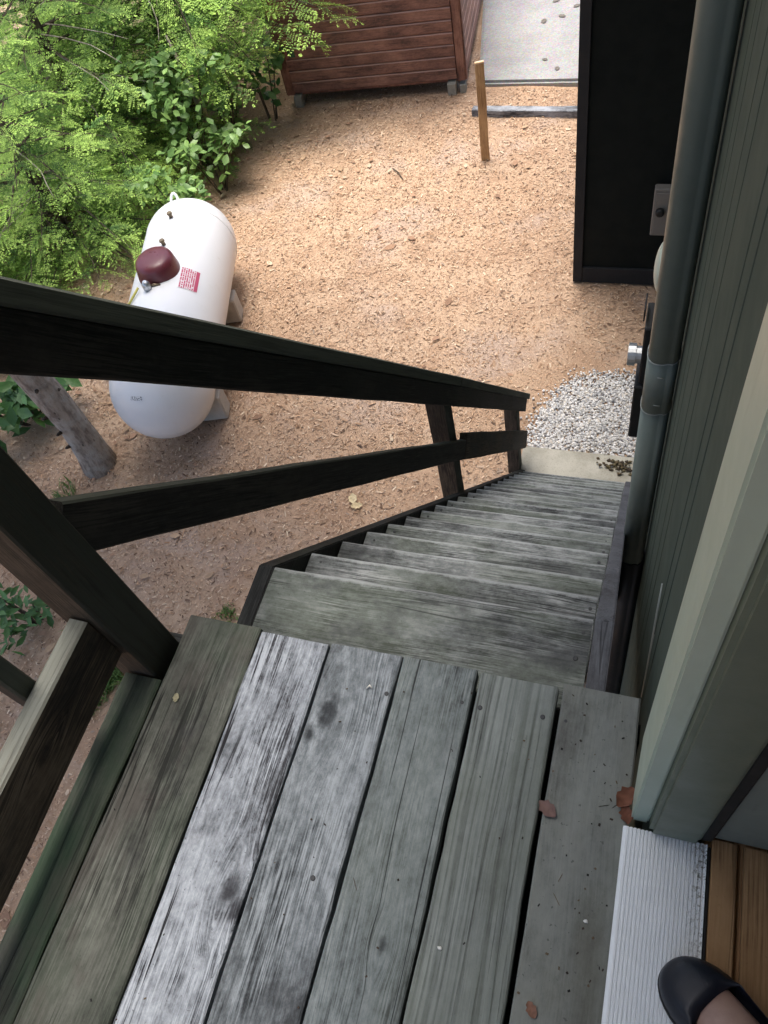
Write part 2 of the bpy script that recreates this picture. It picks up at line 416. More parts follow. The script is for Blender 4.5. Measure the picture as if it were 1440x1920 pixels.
skin = NT('skin'); _v = skin.coord(); _n = skin.noise(_v, 30, 5)
skin = skin.done(skin.mix(skin.ramp(_n, .35, .7), (.50, .33, .26), (.40, .25, .20)), .5, skin.bump(skin.noise(_v, 300, 3), .0004, .5))
shoe_mat = paint('navy_leather', (.010, .013, .022), .4, .2, 20, .0006, dirt=(.03, .032, .038), dirt_amt=.2, spec=.5)
sole_mat = paint('shoe_sole', (.02, .02, .022), .7)
dead_leaf = tinted('dead_leaf', .8, .15)

# ================================================================== SETTING: ground, slab, pad
def vnoise(x, y, s=1.0):
    return (np.sin(x*1.3*s + 1.1*np.sin(y*.9*s)) + np.sin(y*1.7*s + 1.3*np.sin(x*1.1*s + 2)) + .5*np.sin(x*3.7*s+y*2.9*s)) / 2.5
def axis(lo, hi, step, far):
    a = np.arange(lo, hi + 1e-6, step)
    return np.concatenate([-np.geomspace(far, step*2, 14) + lo, a, hi + np.geomspace(step*2, far, 14)])
gx = axis(-14, 4, .2, 220); gy = axis(-4, 16, .2, 220)
GX, GY = np.meshgrid(gx, gy, indexing='ij')
amp = np.where((GX > -1.2) & (GY > 2.4) & (GY < 5.5), .004, .018)
GZ = G + amp * vnoise(GX, GY, 1.5) + .006 * vnoise(GX, GY, 6)
near_slab = np.exp(-((GX + 1) / 2.2)**2 - ((GY - 8.6) / 1.2)**2)
GZ -= .02 * near_slab
gv = np.stack([GX, GY, GZ - G], -1).reshape(-1, 3)
nx, ny = len(gx), len(gy)
ii, jj = np.meshgrid(np.arange(nx-1), np.arange(ny-1), indexing='ij')
gf = np.stack([ii*ny+jj, (ii+1)*ny+jj, (ii+1)*ny+jj+1, ii*ny+jj+1], -1).reshape(-1, 4)
ground = mobj('ground', pyd('ground', gv, gf, True), ground_mat, None, Matrix.Translation((0, 0, G)))
tag(ground, 'brown yard of needle litter and wood chips', None, None, 'structure')

slab_c = (0.5, 11.35)
def slab_me(P, z0, z1, bev):
    bm = bmesh.new(); lo = [bm.verts.new((x, y, z0)) for x, y in P]; hi = [bm.verts.new((x, y, z1)) for x, y in P]
    bm.faces.new(lo[::-1]); bm.faces.new(hi)
    for i in range(len(P)): bm.faces.new((lo[i], lo[(i+1) % len(P)], hi[(i+1) % len(P)], hi[i]))
    bmesh.ops.bevel(bm, geom=[e for e in bm.edges if e.verts[0].co.z > z0 + .01 and e.verts[1].co.z > z0 + .01], offset=bev, segments=2, affect='EDGES')
    return from_bm('driveway_slab', bm)
slab = mobj('driveway_slab', slab_me([(-2.15, 8.33), (5.0, 8.22), (5.0, 14.5), (-3.25, 14.5)], G - .15, G + .055, .03), concrete)
tag(slab, 'pale concrete driveway slab beyond the shed', None, None, 'structure')
pad = box('concrete_pad', -.74, .13, 2.88, 3.24, G - .12, G + .03, pad_mat, None, .01)
tag(pad, 'small concrete landing pad at the foot of the stairs', None, None, 'structure')

# litter chips: flat slivers lying at all angles
def chips(n, x0, x1, y0, y1, keep):
    x = rng.uniform(x0, x1, n); y = rng.uniform(y0, y1, n)
    k = keep(x, y); x, y = x[k], y[k]; n = len(x)
    L = rng.gamma(1.6, .0034, n) + .0035; Wd = L * rng.uniform(.12, .36, n) + .0012
    a = rng.uniform(0, np.pi*2, n); tx = rng.normal(0, .22, n); ty = rng.normal(0, .22, n)
    z = rng.uniform(.004, .018, n) + .018 * vnoise(x, y, 1.5) + .006 * vnoise(x, y, 6) - .02*np.exp(-((x + 1) / 2.2)**2 - ((y - 8.6) / 1.2)**2)
    ca, sa = np.cos(a), np.sin(a)
    V = np.zeros((n, 4, 3), np.float32)
    for q, (u, v_) in enumerate(((-1, -.6), (.8, -1), (1, .5), (-.7, 1))):
        lx = u * L; ly = v_ * Wd
        V[:, q, 0] = x + ca*lx - sa*ly; V[:, q, 1] = y + sa*lx + ca*ly; V[:, q, 2] = z + lx*tx + ly*ty
    F = np.arange(n*4).reshape(n, 4)
    pal = np.array([(.54, .375, .25), (.62, .455, .32), (.47, .31, .20), (.36, .225, .135), (.17, .105, .07), (.72, .57, .41), (.50, .31, .185), (.44, .34, .26)])
    c = pal[rng.choice(len(pal), n, p=[.20, .17, .18, .17, .10, .07, .06, .05])] * rng.uniform(.8, 1.15, (n, 1))
    return V.reshape(-1, 3), F, np.repeat(c, 4, 0)
gravel_poly = [(-.72, 3.22), (-.70, 3.50), (-.62, 3.78), (-.44, 3.98), (-.18, 4.06), (.12, 4.04), (.15, 3.22)]
def in_poly(x, y, P):
    ins = np.zeros(len(x), bool); m = len(P)
    for i in range(m):
        (xa, ya), (xb, yb) = P[i], P[(i+1) % m]
        c = ((ya > y) != (yb > y)) & (x < (xb-xa) * (y-ya) / (yb-ya+1e-12) + xa); ins ^= c
    return ins
def keep_chip(x, y):
    k = ~((x > -2.15 - (y - 8.33)*.178) & (y > 8.28)) & ~((x > -.75) & (x < .2) & (y > 2.86) & (y < 3.26))
    g = in_poly(x, y, gravel_poly)
    k &= ~(g & (rng.uniform(0, 1, len(x)) > .10))
    k &= ~((x > -.66) & (y > 5.1))
    return k
cv, cf, cc = chips(260000, -8.2, .2, -2.0, 9.4, keep_chip)
tag(mobj('wood_chips', pyd('wood_chips', cv, cf, False, cc), chip_mat, None, Matrix.Translation((0, 0, G))), 'scattered needles and wood chips on the yard', 'litter', None, 'stuff')

def leaf_litter(n):
    x = rng.uniform(-6.5, -.9, n); y = rng.uniform(-1.5, 8.0, n); k = keep_chip(x, y) & (rng.uniform(0, 1, n) < np.clip((-x - 1.0)/4.0, .12, 1)); x, y = x[k], y[k]; n = len(x)
    V = np.zeros((n, 6, 3), np.float32); a = rng.uniform(0, 6.28, n); L = rng.gamma(2.0, .008, n) + .008; cu = rng.uniform(-.25, .35, n)
    for q, (u, v_) in enumerate(((-1, 0), (-.3, .55), (.45, .42), (1, 0), (.45, -.42), (-.3, -.55))):
        V[:, q, 0] = x + L*(np.cos(a)*u - np.sin(a)*v_); V[:, q, 1] = y + L*(np.sin(a)*u + np.cos(a)*v_)
        V[:, q, 2] = .016 + .018*vnoise(x, y, 1.5) + .006*vnoise(x, y, 6) + L*cu*(abs(v_) + .4*abs(u)) + .004
    F = np.stack([np.arange(n)*6 + i for i in range(6)], 1)
    pal = np.array([(.36, .22, .14), (.28, .17, .11), (.48, .33, .21), (.58, .45, .32), (.42, .26, .17)])
    c = pal[rng.choice(5, n)]*rng.uniform(.8, 1.15, (n, 1))
    return V.reshape(-1, 3), F, np.repeat(c, 6, 0)
lv_, lf_, lc_ = leaf_litter(1300)
tag(mobj('leaf_litter', pyd('leaf_litter', lv_, lf_, False, lc_), chip_mat, None, Matrix.Translation((0, 0, G))), 'small dry brown leaves strewn over the yard', 'litter', None, 'stuff')
# gravel: small angular stones
ico = bmesh.new(); bmesh.ops.create_icosphere(ico, subdivisions=1, radius=1)
ICOV = np.array([v.co[:] for v in ico.verts]); ICOF = np.array([[v.index for v in f.verts] for f in ico.faces]); ico.free()
def stones(n, samp, smin, smax, pal, probs, dz=0.0):
    Vs, Fs, Cs = [], [], []
    for i in range(n):
        x, y = samp()
        s0 = rnd.uniform(smin, smax); S = np.array([s0*rnd.uniform(.7, 1.4), s0*rnd.uniform(.6, 1.1), s0*rnd.uniform(.4, .8)])
        v = ICOV * rng.uniform(.75, 1.2, (len(ICOV), 1)) * S
        a = rnd.uniform(0, 6.28); ca, sa = math.cos(a), math.sin(a)
        v = v @ np.array([[ca, -sa, 0], [sa, ca, 0], [0, 0, 1]]).T + (x, y, rnd.uniform(.002, .016) + dz)
        Fs.append(ICOF + i*len(ICOV)); Vs.append(v)
        c = np.array(pal[rng.choice(len(pal), p=probs)]) * rnd.uniform(.82, 1.12)
        Cs.append(np.repeat(c[None], len(ICOV), 0))
    return np.concatenate(Vs), np.concatenate(Fs), np.concatenate(Cs)
def gsamp():
    while True:
        x, y = rnd.uniform(-.85, .15), rnd.uniform(3.2, 4.15)
        jx, jy = x + rnd.gauss(0, .045), y + rnd.gauss(0, .045)
        if in_poly(np.array([jx]), np.array([jy]), gravel_poly)[0]: return x, y
GP = [(.78, .76, .73), (.62, .61, .60), (.42, .415, .42), (.68, .62, .54), (.17, .17, .18)]
sv, sf, scol = stones(6500, gsamp, .0065, .0135, GP, [.46, .27, .11, .12, .04])
tag(mobj('gravel', pyd('gravel', sv, sf, False, scol), stone_mat, None, Matrix.Translation((0, 0, G))), 'patch of white and grey gravel by the house foundation', 'gravel', None, 'stuff')

# ================================================================== HOUSE
house = empty('house', (2.0, 0, G), 'sage green house with grooved siding and an open doorway', 'house')
WX = .16
def siding(name, y0, y1, z0, z1, grooves, x=WX):
    pr = [(x + .03, y0), (x, y0)]
    for g in sorted(grooves):
        if y0 + .02 < g < y1 - .02:
            pr += [(x, g - .006), (x + .009, g - .004), (x + .009, g + .004), (x, g + .006)]
    pr += [(x, y1), (x + .03, y1)]
    n = len(pr); vs_ = [(a, b, z0) for a, b in pr] + [(a, b, z1) for a, b in pr]
    fs = [(i, i + n, i + n + 1, i + 1) for i in range(n - 1)] + [(n - 1, 2*n - 1, n, 0)] + [tuple(range(n)), tuple(range(2*n - 1, n - 1, -1))]
    me = bpy.data.meshes.new(name); me.from_pydata(vs_, [], fs); me.update()
    return mobj(name, me, sage, house)
gr = [.19, .265, .495, .61, .80, .92, 1.12, 1.23] + [1.45 + .155*k for k in range(30)]
siding('siding_panel', -.085, 2.40, G + .12, 2.55, gr)
siding('siding_panel', 2.403, 5.12, G + .12, 2.55, gr)
siding('siding_panel', 7.3, 9.6, G + .12, 2.55, [7.3 + .155*k for k in range(15)])
siding('siding_panel', -4.0, -1.16, G + .12, 2.55, [-4 + .155*k for k in range(18)])
siding('siding_panel', -1.157, -.088, 2.14, 2.55, [])
siding('siding_panel', -1.157, -.088, G + .12, -.06, [-1.1, -.95, -.8, -.65, -.5, -.35, -.2])
box('foundation', WX + .01, 5.9, -4, 9.6, G - .3, G + .118, concrete, house, .01)
# door casing, jamb, weatherstrip
def prism(name, poly_yz, x0, x1, mat, parent, bev=.002):
    bm = bmesh.new()
    a = [bm.verts.new((x0, y, z)) for y, z in poly_yz]; b = [bm.verts.new((x1, y, z)) for y, z in poly_yz]
    bm.faces.new(a[::-1]); bm.faces.new(b)
    n = len(a)
    for i in range(n): bm.faces.new((a[i], a[(i+1) % n], b[(i+1) % n], b[i]))
    bmesh.ops.recalc_face_normals(bm, faces=bm.faces)
    if bev: bmesh.ops.bevel(bm, geom=bm.edges, offset=bev, segments=2, affect='EDGES')
    return mobj(name, from_bm(name, bm), mat, parent)
prism('door_casing', [(-.196, .004), (-.160, .004), (-.092, .10), (-.092, 2.14), (-.196, 2.14)], .138, .164, sage_light, house, .003)
prism('door_casing', [(-1.157, .004), (-1.06, .004), (-1.06, 2.14), (-1.157, 2.14)], .138, .164, sage_light, house, .003)
box('door_casing', .137, .165, -1.16, -.09, 2.143, 2.25, sage_light, house)
prism('door_jamb', [(-.214, .018), (-.10, .018), (-.10, 2.12), (-.214, 2.12)], .1645, .238, sage_jamb, house, .006)
prism('door_jamb', [(-1.15, .018), (-1.045, .018), (-1.045, 2.12), (-1.15, 2.12)], .1645, .238, sage_jamb, house, .006)
box('weatherstrip', .2385, .256, -.206, -.105, .018, 2.11, rubber, house)
box('weatherstrip', .2385, .256, -1.14, -1.05, .018, 2.11, rubber, house)
box('inner_jamb', .2565, .36, -.198, -.10, .016, 2.12, inner_jamb, house)
box('inner_jamb', .2565, .36, -1.14, -1.06, .016, 2.12, inner_jamb, house)
box('interior_trim', .3605, .376, -.19, -.02, .016, 2.2, inner_jamb, house)
# room behind the doorway
box('interior_wall', .19, .3595, -.095, 5.0, -.4, 2.5, plaster, house, 0)
box('interior_wall', .19, .3595, -3.9, -1.145, -.4, 2.5, plaster, house, 0)
box('interior_wall', 5.0, 5.2, -4, 5, -.4, 2.5, plaster, house, 0)
box('interior_wall', .36, 5.0, -4.0, -3.8, -.4, 2.5, plaster, house, 0)
box('interior_wall', .38, 5.0, 2.5, 2.7, -.4, 2.5, plaster, house, 0)
box('ceiling', .17, 5.2, -4, 5, 2.5, 2.56, plaster, house, 0)
box('back_wall', 5.7, 5.9, -4, 9.6, G + .12, 2.55, sage, house, 0)
box('side_wall', .2, 5.69, 9.4, 9.6, G + .12, 2.55, sage, house, 0)
box('side_wall', .2, 5.69, -4.0, -3.99, G + .12, 2.55, sage, house, 0)
def roof_slab(name, xa, za, xb, zb, y0, y1, th, mat, parent):
    vs_ = [(xa, y0, za), (xb, y0, zb), (xb, y1, zb), (xa, y1, za), (xa, y0, za + th), (xb, y0, zb + th), (xb, y1, zb + th), (xa, y1, za + th)]
    fs = [(0, 3, 2, 1), (4, 5, 6, 7), (0, 1, 5, 4), (1, 2, 6, 5), (2, 3, 7, 6), (3, 0, 4, 7)]
    me = bpy.data.meshes.new(name); me.from_pydata(vs_, [], fs); me.update()
    return mobj(name, me, mat, parent)
roof_slab('roof', -.55, 2.42, 3.05, 3.75, -4.5, 10.0, .14, roof_mat, house)
roof_slab('roof', 6.5, 2.42, 3.05, 3.75, -4.5, 10.0, .14, roof_mat, house)
# ribbed aluminium threshold
def threshold():
    x0, x1 = -.061, .061; n = 20; pr = [(x0, -.012), (x0, .0)]
    for k in range(n):
        xa = x0 + .004 + (x1 - x0 - .008) * k / n; xb = x0 + .004 + (x1 - x0 - .008) * (k + 1) / n; wv = (xb - xa)
        pr += [(xa + wv*.12, .0035), (xa + wv*.66, .0035), (xa + wv*.74, .0002), (xa + wv*1.02, .0002)]
    pr += [(x1, .0035), (x1, -.012)]
    y0, y1 = -.415, .42; m = len(pr)
    vs_ = [(a, y0, b) for a, b in pr] + [(a, y1, b) for a, b in pr]
    fs = [(i, i+1, i+1+m, i+m) for i in range(m-1)] + [(m-1, 0, m, 2*m-1), tuple(range(m-1, -1, -1)), tuple(range(m, 2*m))]
    me = bpy.data.meshes.new('threshold'); me.from_pydata(vs_, [], fs); me.update()
    o = mobj('threshold', me, alu, house, Matrix.Translation((.1885, -.63, .0135)))
    o["label"] = "ribbed aluminium door sill with grime in its corner"
threshold()
box('sill_strip', .2505, .2555, -1.05, -.212, -.01, .012, rubber, house, .001)
# bump-out: dark projecting bay beyond the stairs
BX0, BY0, BY1 = -.635, 5.12, 7.28
def bay():
    box('bay_wall', BX0 + .03, WX + .1, BY0 + .012, BY1, G + .06, 2.4, bay_mat, house, 0)
    box('bay_corner_board', BX0 - .003, BX0 + .075, BY0 - .012, BY0 + .06, G + .02, 2.4, bay_trim, house)
    box('bay_skirt_board', BX0 + .078, WX - .002, BY0 - .010, BY0 + .03, G + .02, G + .175, bay_trim, house)
    box('bay_corner_board', BX0 - .003, BX0 + .075, BY1 - .06, BY1 + .012, G + .02, 2.4, bay_trim, house)
bay()
# thin torn caulk bead along the siding
mobj('caulk_bead', tube_me('caulk_bead', [(WX - .001, .33, -.17), (WX - .001, .30, -.24), (WX - .001, .262, -.31), (WX - .001, .235, -.42), (WX - .001, .217, -.52)], [.002, .003, .0035, .0025, .002], 6), pipe_line, house)

# interior floor
floor = box('floor', .256, 4.99, -3.79, 2.49, -.10, -.004, floor_wood, None, 0)
tag(floor, 'warm brown wooden interior floor behind the doorway', None, None, 'structure')
def fboard(x0, x1, y0, y1, seed, z1=.010):
    me = plank_me('floor_board', x1 - x0, y1 - y0, z1 + .003, 4, .0002, seed, .0015)
    mobj('floor_board', me, floor_wood, floor, Matrix.Translation(((x0 + x1)/2, (y0 + y1)/2, (z1 - .003)/2)))
fboard(.2565, .292, -1.05, -.20, 3, .013)
for k in range(9): fboard(.302 + .0905*k, .391 + .0905*k, -1.9, -.2 if k == 0 else .8, 20 + k)

# ================================================================== LANDING
W = .1445
landing = empty('landing_deck', (-.35, -.8, -.04), 'weathered grey wooden landing of long planks outside the door', 'deck')
L_ = 1.75
bounds = [(-.821, -.740), (-.7365, -.5805), (-.5755, -.4360), (-.4315, -.2925), (-.2860, -.1480), (-.1415, -.0045), (.0045, .1345)]
for k, (a, b) in enumerate(bounds):
    y1 = -.138 if k == 0 else rnd.uniform(-.004, .004)
    y1 = {1: .004, 2: -.004, 3: .001, 4: .002, 5: -.002, 6: .006}.get(k, y1)
    ln = L_ + y1
    me = plank_me('deck_board', b - a, ln, .038, 40, .0011 if k < 6 else .0005, 40 + k, .003, .0008)
    m = frame(Vector(((a + b)/2, y1 - ln/2, -.019 + (.0, .001, .002, -.001, .0005, .0, .001)[k])), (0, 1, 0), (1, 0, 0))
    mobj('deck_board', me, deck_mats[k], landing, m)
beam('rim_joist', (-.80, -.042, -.155), (.14, -.042, -.155), .228, .038, (0, 0, 1), stringer_wood, landing, 3)
beam('rim_joist', (-.80, -1.72, -.155), (.14, -1.72, -.155), .228, .038, (0, 0, 1), stringer_wood, landing, 4)
for y in (-.46, -.88, -1.30): beam('joist', (-.80, y, -.155), (.14, y, -.155), .226, .038, (0, 0, 1), stringer_wood, landing, 5)
box('gap_blackout_panel', -.80, .145, -1.74, .0, -.295, -.275, stringer_wood, landing, 0)  # panel added below the joists to keep the board gaps dark
for (x, y) in ((-.795, -1.65), (-.795, -.25)): beam('support_post', (x, y, G - .2), (x, y, -.28), .089, .089, (1, 0, 0), post_wood, landing, 6)
nail_me = tube_me('nail', [(0, 0, -.002), (0, 0, .0012), (0, 0, .0016)], [.0048, .0048, .003], 10)
nail_me.materials.append(NT('rusty_nail').done((.05, .052, .056), .8))
for (x, y) in [(-.163, -.063), (-.130, -.066), (-.022, -.060), (.017, -.059), (-.30, -.075), (-.70, -.07), (.046, -.419), (.105, -.41), (-.50, -.36), (-.335, -.40)]:
    mobj('nail', nail_me, None, landing, Matrix.Translation((x, y, -.0006)) @ Matrix.Scale(rnd.uniform(.6, .95), 4))

# landing railing: low board, outside baluster, upper board and rear post
lrail = empty('landing_railing', (-.80, -.9, 0), 'brown landing railing board with grey top edge beside the planks', 'railing')
beam('lower_rail', (-.797, -1.6, .165), (-.797, -.136, .165), .140, .038, (0, 0, 1), landrail_wood, lrail, 51)
beam('upper_rail', (-.797, -1.6, .83), (-.797, -.136, .83), .089, .038, (0, 0, 1), rail_wood, lrail, 52)
beam('baluster', (-.836, -.268, .105), (-.836, -.268, .872), .038, .036, (1, 0, 0), rail_wood, lrail, 53)
beam('baluster', (-.836, -.80, .105), (-.836, -.80, .872), .038, .036, (1, 0, 0), rail_wood, lrail, 54)
beam('rail_post', (-.80, -1.645, -.3), (-.80, -1.645, .95), .089, .089, (1, 0, 0), post_wood, lrail, 55)

# ================================================================== STAIRCASE
XL, XR, Y1, RUN, RISE, D1 = -.6852, .0343, .2257, .1418, .1695, .1695
stair = empty('staircase', (-.33, 1.5, G), 'steep weathered grey wooden staircase leading down to the yard', 'stairs')
NT_ = 20
for i in range(NT_):
    y = Y1 + RUN*i; z = -D1 - RISE*i
    dep = .20
    me = plank_me('tread', dep, XR - XL - .003, .038, 14, .001, 70 + i, .005, .0006)
    mobj('tread', me, tread_wood, stair, frame(Vector(((XL + XR)/2, y - dep/2, z - .019)), (1, 0, 0), (0, 1 if i % 2 else 1, 0)))
for i in range(NT_):
    y = Y1 + RUN*i; z = -D1 - RISE*i
    for (x, dy) in ((XL + .03, -.03), (XR - .02, -.035), (XR - .024, -.095)):
        mobj('nail', nail_me, None, stair, Matrix.Translation((x + rnd.uniform(-.006, .006), y + dy + rnd.uniform(-.006, .006), z - .0005)) @ Matrix.Scale(rnd.uniform(.8, 1.2), 4))
def stringer(x0, x1, mat):
    sl = RISE / RUN
    ye = Y1 + (G + .03 + .172) / -sl
    bot = .33
    P = [(-.02, -.176), (Y1, -.171), (ye, G + .03), (ye - .28, G + .03), (-.02, -.176 - bot - .02)]
    return prism('stringer', P, x0, x1, mat, stair, .003)
stringer(XL - .041, XL - .003, stringer_wood); stringer(XR + .003, XR + .041, grey_stringer_wood)

# stair railing
rail = empty('stair_railing', (-.77, 1.5, G), 'dark brown two-rail stair railing with three square posts', 'railing')
beam('post', (-.8005, -.0885, -.30), (-.8005, -.0885, .93), .089, .089, (1, 0, 0), post_wood, rail, 61, .0008)
beam('post', (-.768, 1.665, -2.25), (-.768, 1.665, -1.165), .088, .088, (1, 0, 0), post_wood, rail, 62, .0008)
beam('post', (-.768, 3.032, G - .1), (-.768, 3.032, -2.80), .088, .088, (1, 0, 0), post_wood, rail, 63, .0008)
SL = Vector((0, RUN, -RISE)).normalized()
def sloped(name, A, B, height, th, mat, seed):
    """A, B: bottom inner edge; board stands 'height' above it, thickness goes outwards (-x)"""
    A = Vector(A); B = Vector(B); d = (B - A).normalized()
    up = Vector((1, 0, 0)).cross(d); up = up if up.z > 0 else -up
    o = Vector((-th/2, 0, 0)) + up * height/2
    return beam(name, A + o, B + o, height, th, up, mat, rail, seed)
def xs(y): return -.765 + .08 * (y + .04) / 1.70
PU = [(-.765, -.041, .752), (-.685, 1.665, -1.252), (-.685, 3.10, -2.94)]
sloped('upper_rail', Vector(PU[0]) - SL*.085, PU[1], .089, .038, rail_wood, 64)
sloped('upper_rail', Vector(PU[1]) + Vector((0, .002, -.0024)), PU[2], .089, .038, rail_wood, 65)
def cap(A, B, seed, tilt=0.0, lift=.0):
    A = Vector(A); B = Vector(B); d = (B - A).normalized()
    up = Vector((1, 0, 0)).cross(d); up = up if up.z > 0 else -up
    o = up * (.0892 + .019 + lift) + Vector((-.060, 0, 0))
    wd = Vector((1, 0, tilt))
    return beam('cap_rail', A + o, B + o, .14, .038, wd, rail_wood, rail, seed)
cap(Vector(PU[0]) + Vector((0, -.06, .0705)), PU[1], 66)
cap(Vector(PU[1]) + Vector((0, .004, -.005)), Vector(PU[2]) + SL * .06, 67)
sloped('lower_rail', Vector((-.765, -.041, .313)) - SL*.085, (-.685, 1.662, -1.625), .092, .038, rail_wood, 68)
sloped('lower_rail', (-.685, 1.666, -1.635), (-.685, 3.06, -3.30), .128, .038, post_wood, 69)

# ================================================================== WALL-MOUNTED THINGS
ds = empty('downspout', (.11, 1.15, G), 'thick sage green downpipe with a joint sleeve on the house wall', 'downpipe')
def dprof(rx, ry, z, cx=.1125, cy=1.15):
    pts = []
    for k in range(40):
        a = 2*math.pi*k/40
        c, s_ = math.cos(a), math.sin(a)
        e = .72
        x = rx * math.copysign(abs(c)**e, c); y = ry * math.copysign(abs(s_)**e, s_)
        # folded seam near the house side of the near face
        if 31 <= k <= 32: x *= .93; y *= .93
        pts.append((cx + x, cy + y, z))
    return pts
def pipe_seg(name, z0, z1, g, mat):
    rings = [dprof(.042 + g, .05 + g, z0), dprof(.042 + g, .05 + g, z1)]
    me = loft_me(name, rings, True)
    for pl in me.polygons: pl.use_smooth = len(pl.vertices) == 4
    return mobj(name, me, mat, ds)
pipe_seg('pipe', -1.42, -.535, 0, pipe_paint)
pipe_seg('pipe', -.33, 2.38, 0, pipe_paint)
pipe_seg('coupling', -.537, -.328, .0012, pipe_paint)
for z in (-.328, -.537):
    pts = dprof(.0435, .0515, z); mobj('coupling_ring', tube_me('coupling_ring', pts + [pts[0]], .0016, 6), pipe_line, ds)
for z, y in ((-.375, 1.15 - .038), (-.49, 1.15 - .038)):
    mobj('rivet_tab', tube_me('rivet_tab', [(.103, y - .0165, z), (.122, y - .0163, z - .002)], .0015, 6), pipe_line, ds)
pipe_seg('drain_boot', G + .02, -1.418, .006, black_mat)

um = empty('utility_box', (.1, 2.6, -2.0), 'tall black utility box with a silver pipe stub low on the wall', 'utility box')
box('back_plate', .145, .158, 2.50, 2.80, -2.42, -1.50, black_mat, um)
box('enclosure', .040, .144, 2.55, 2.75, -1.98, -1.58, black_mat, um, .008)
box('enclosure_lower', .022, .144, 2.53, 2.77, -2.41, -1.985, black_mat, um, .008)
box('hinge_fin', .026, .034, 2.60, 2.72, -1.578, -1.50, black_mat, um, .002)
mobj('pipe_stub', tube_me('pipe_stub', [(.05, 2.62, -1.83), (.012, 2.62, -1.83), (.0118, 2.62, -1.83), (-.028, 2.62, -1.83), (-.03, 2.62, -1.83)], [.048, .048, .060, .060, .05], 20, True, False), steel, um)

em = empty('electric_meter', (.12, 1.95, -.7), 'pale round electric meter dome peeking past the downpipe', 'meter')
box('meter_box', .115, .158, 1.85, 2.05, -.98, -.55, sage, em, .006)
rings = []
for t in range(9):
    a = t / 8 * math.pi / 2; r_ = .088 * math.cos(a) + .001; xx = .085 - .034 * math.sin(a)
    rings.append([(xx, 1.95 + r_*math.cos(q*math.pi/12), -.70 + r_*1.15*math.sin(q*math.pi/12)) for q in range(24)])
rings.insert(0, [(.1155, 1.95 + .09*math.cos(q*math.pi/12), -.70 + .103*math.sin(q*math.pi/12)) for q in range(24)])
mobj('dome', loft_me('dome', rings), meter_glass, em)

lt = empty('wall_fixture', (.07, 5.05, -2.75), 'small grey boxed fixture on the dark bay wall', 'fixture')
box('housing', -.038, .155, 5.035, 5.108, -2.95, -2.53, fixture_mat, lt, .008)
box('cover_plate', -.020, .150, 5.028, 5.0345, -2.92, -2.56, fixture_mat, lt, .003)
mobj('knob', tube_me('knob', [(.02, 5.028, -2.72), (.02, 5.0, -2.72), (.02, 4.995, -2.72)], [.035, .032, .02], 12), black_mat, lt)

# ================================================================== PROPANE TANK
TR = .412; TZ = G + TR + .13
TA = Vector((-3.594, 3.047, TZ)); TB = Vector((-4.085, 4.768, TZ))
tank = empty('propane_tank', ((TA.x + TB.x)/2, (TA.y + TB.y)/2, G), 'white horizontal propane tank with a maroon dome lid', 'tank')
tdir = (TB - TA).normalized(); tmid = (TA + TB)/2; half = (TB - TA).length/2
TM = frame(tmid, tdir, Vector((0, 0, 1)).cross(tdir) * -1)
# make local z up: X = right-hand side
Xv = tdir.cross(Vector((0, 0, 1)))
TM = frame(tmid, tdir, Xv)
rings = []
nb = 12
for k in range(nb + 1):
    a = math.pi/2 * (1 - k/nb); rings.append((-half - TR*math.sin(a), max(.002, TR*math.cos(a))))
rings[-1] = (-half, TR)
for yy in (-half + .012, -half + .02, half - .02, half - .012): rings.append((yy, TR))
for k in range(nb + 1):
    a = math.pi/2 * k/nb; rings.append((half + TR*math.sin(a), max(.002, TR*math.cos(a))))
me = loft_me('shell', [[(r_*math.cos(q*math.pi/24), y, r_*math.sin(q*math.pi/24)) for q in range(48)] for y, r_ in rings])
mobj('shell', me, tank_white, tank, TM)
for y in (-half, half):
    pts = [((TR + .0005)*math.cos(q*math.pi/20), y, (TR + .0005)*math.sin(q*math.pi/20)) for q in range(41)]
    mobj('weld_seam', tube_me('weld_seam', pts, .0035, 6), tank_white, tank, TM)
def surf(ang, y, h=0.0):     # ang from top towards local +X
    return Vector((math.sin(ang)*(TR + h), y, math.cos(ang)*(TR + h)))
# maroon dome lid: rounded drum with a flared skirt
rings = []
for (hh, r_) in ((-.035, .178), (.0, .178), (.06, .168), (.10, .162), (.125, .150), (.143, .125), (.152, .085), (.156, .04), (.157, .004)):
    ring = []
    for q in range(36):
        a = q*math.pi/18
        ring.append((r_*math.cos(a)*1.0, r_*math.sin(a)*1.08, TR + hh))
    rings.append(ring)
LIDY = half * .06
lid = mobj('dome_lid', loft_me('dome_lid', rings), maroon, tank, TM @ Matrix.Translation((-.02, LIDY, -.02)))
mobj('hinge_band', tube_me('hinge_band', [(-.06, LIDY - .20, TR - .01), (-.02, LIDY - .207, TR + .012), (.03, LIDY - .20, TR - .006)], .012, 8), brass, tank, TM)
mobj('regulator', tube_me('regulator', [(-.07, LIDY - .23, TR - .02), (-.07, LIDY - .23, TR + .05), (-.07, LIDY - .23, TR + .075)], [.035, .035, .015], 10), steel, tank, TM)
# two small fittings on the crown
for (an, y) in ((-.03, half*.84), (-.05, half*.42)):
    p0 = surf(an, y, -.01); p1 = surf(an, y, .035); p2 = surf(an, y, .05)
    f_ = mobj('valve_fitting', tube_me('valve_fitting', [p0, p1, p1 + Vector((0, 0, .001)), p2], [.018, .018, .026, .022], 10), brass, tank, TM)
# lifting lug at the far end
lug = [Vector((-.10, half + TR*.70, TR*.62)) + Vector((.0, .08*math.sin(a)*.7, .10*math.sin(a)*.8)) + Vector((.036*math.cos(a), 0, 0)) for a in np.linspace(0, math.pi, 10)]
mobj('lifting_lug', tube_me('lifting_lug', lug, .013, 8), tank_white, tank, TM)
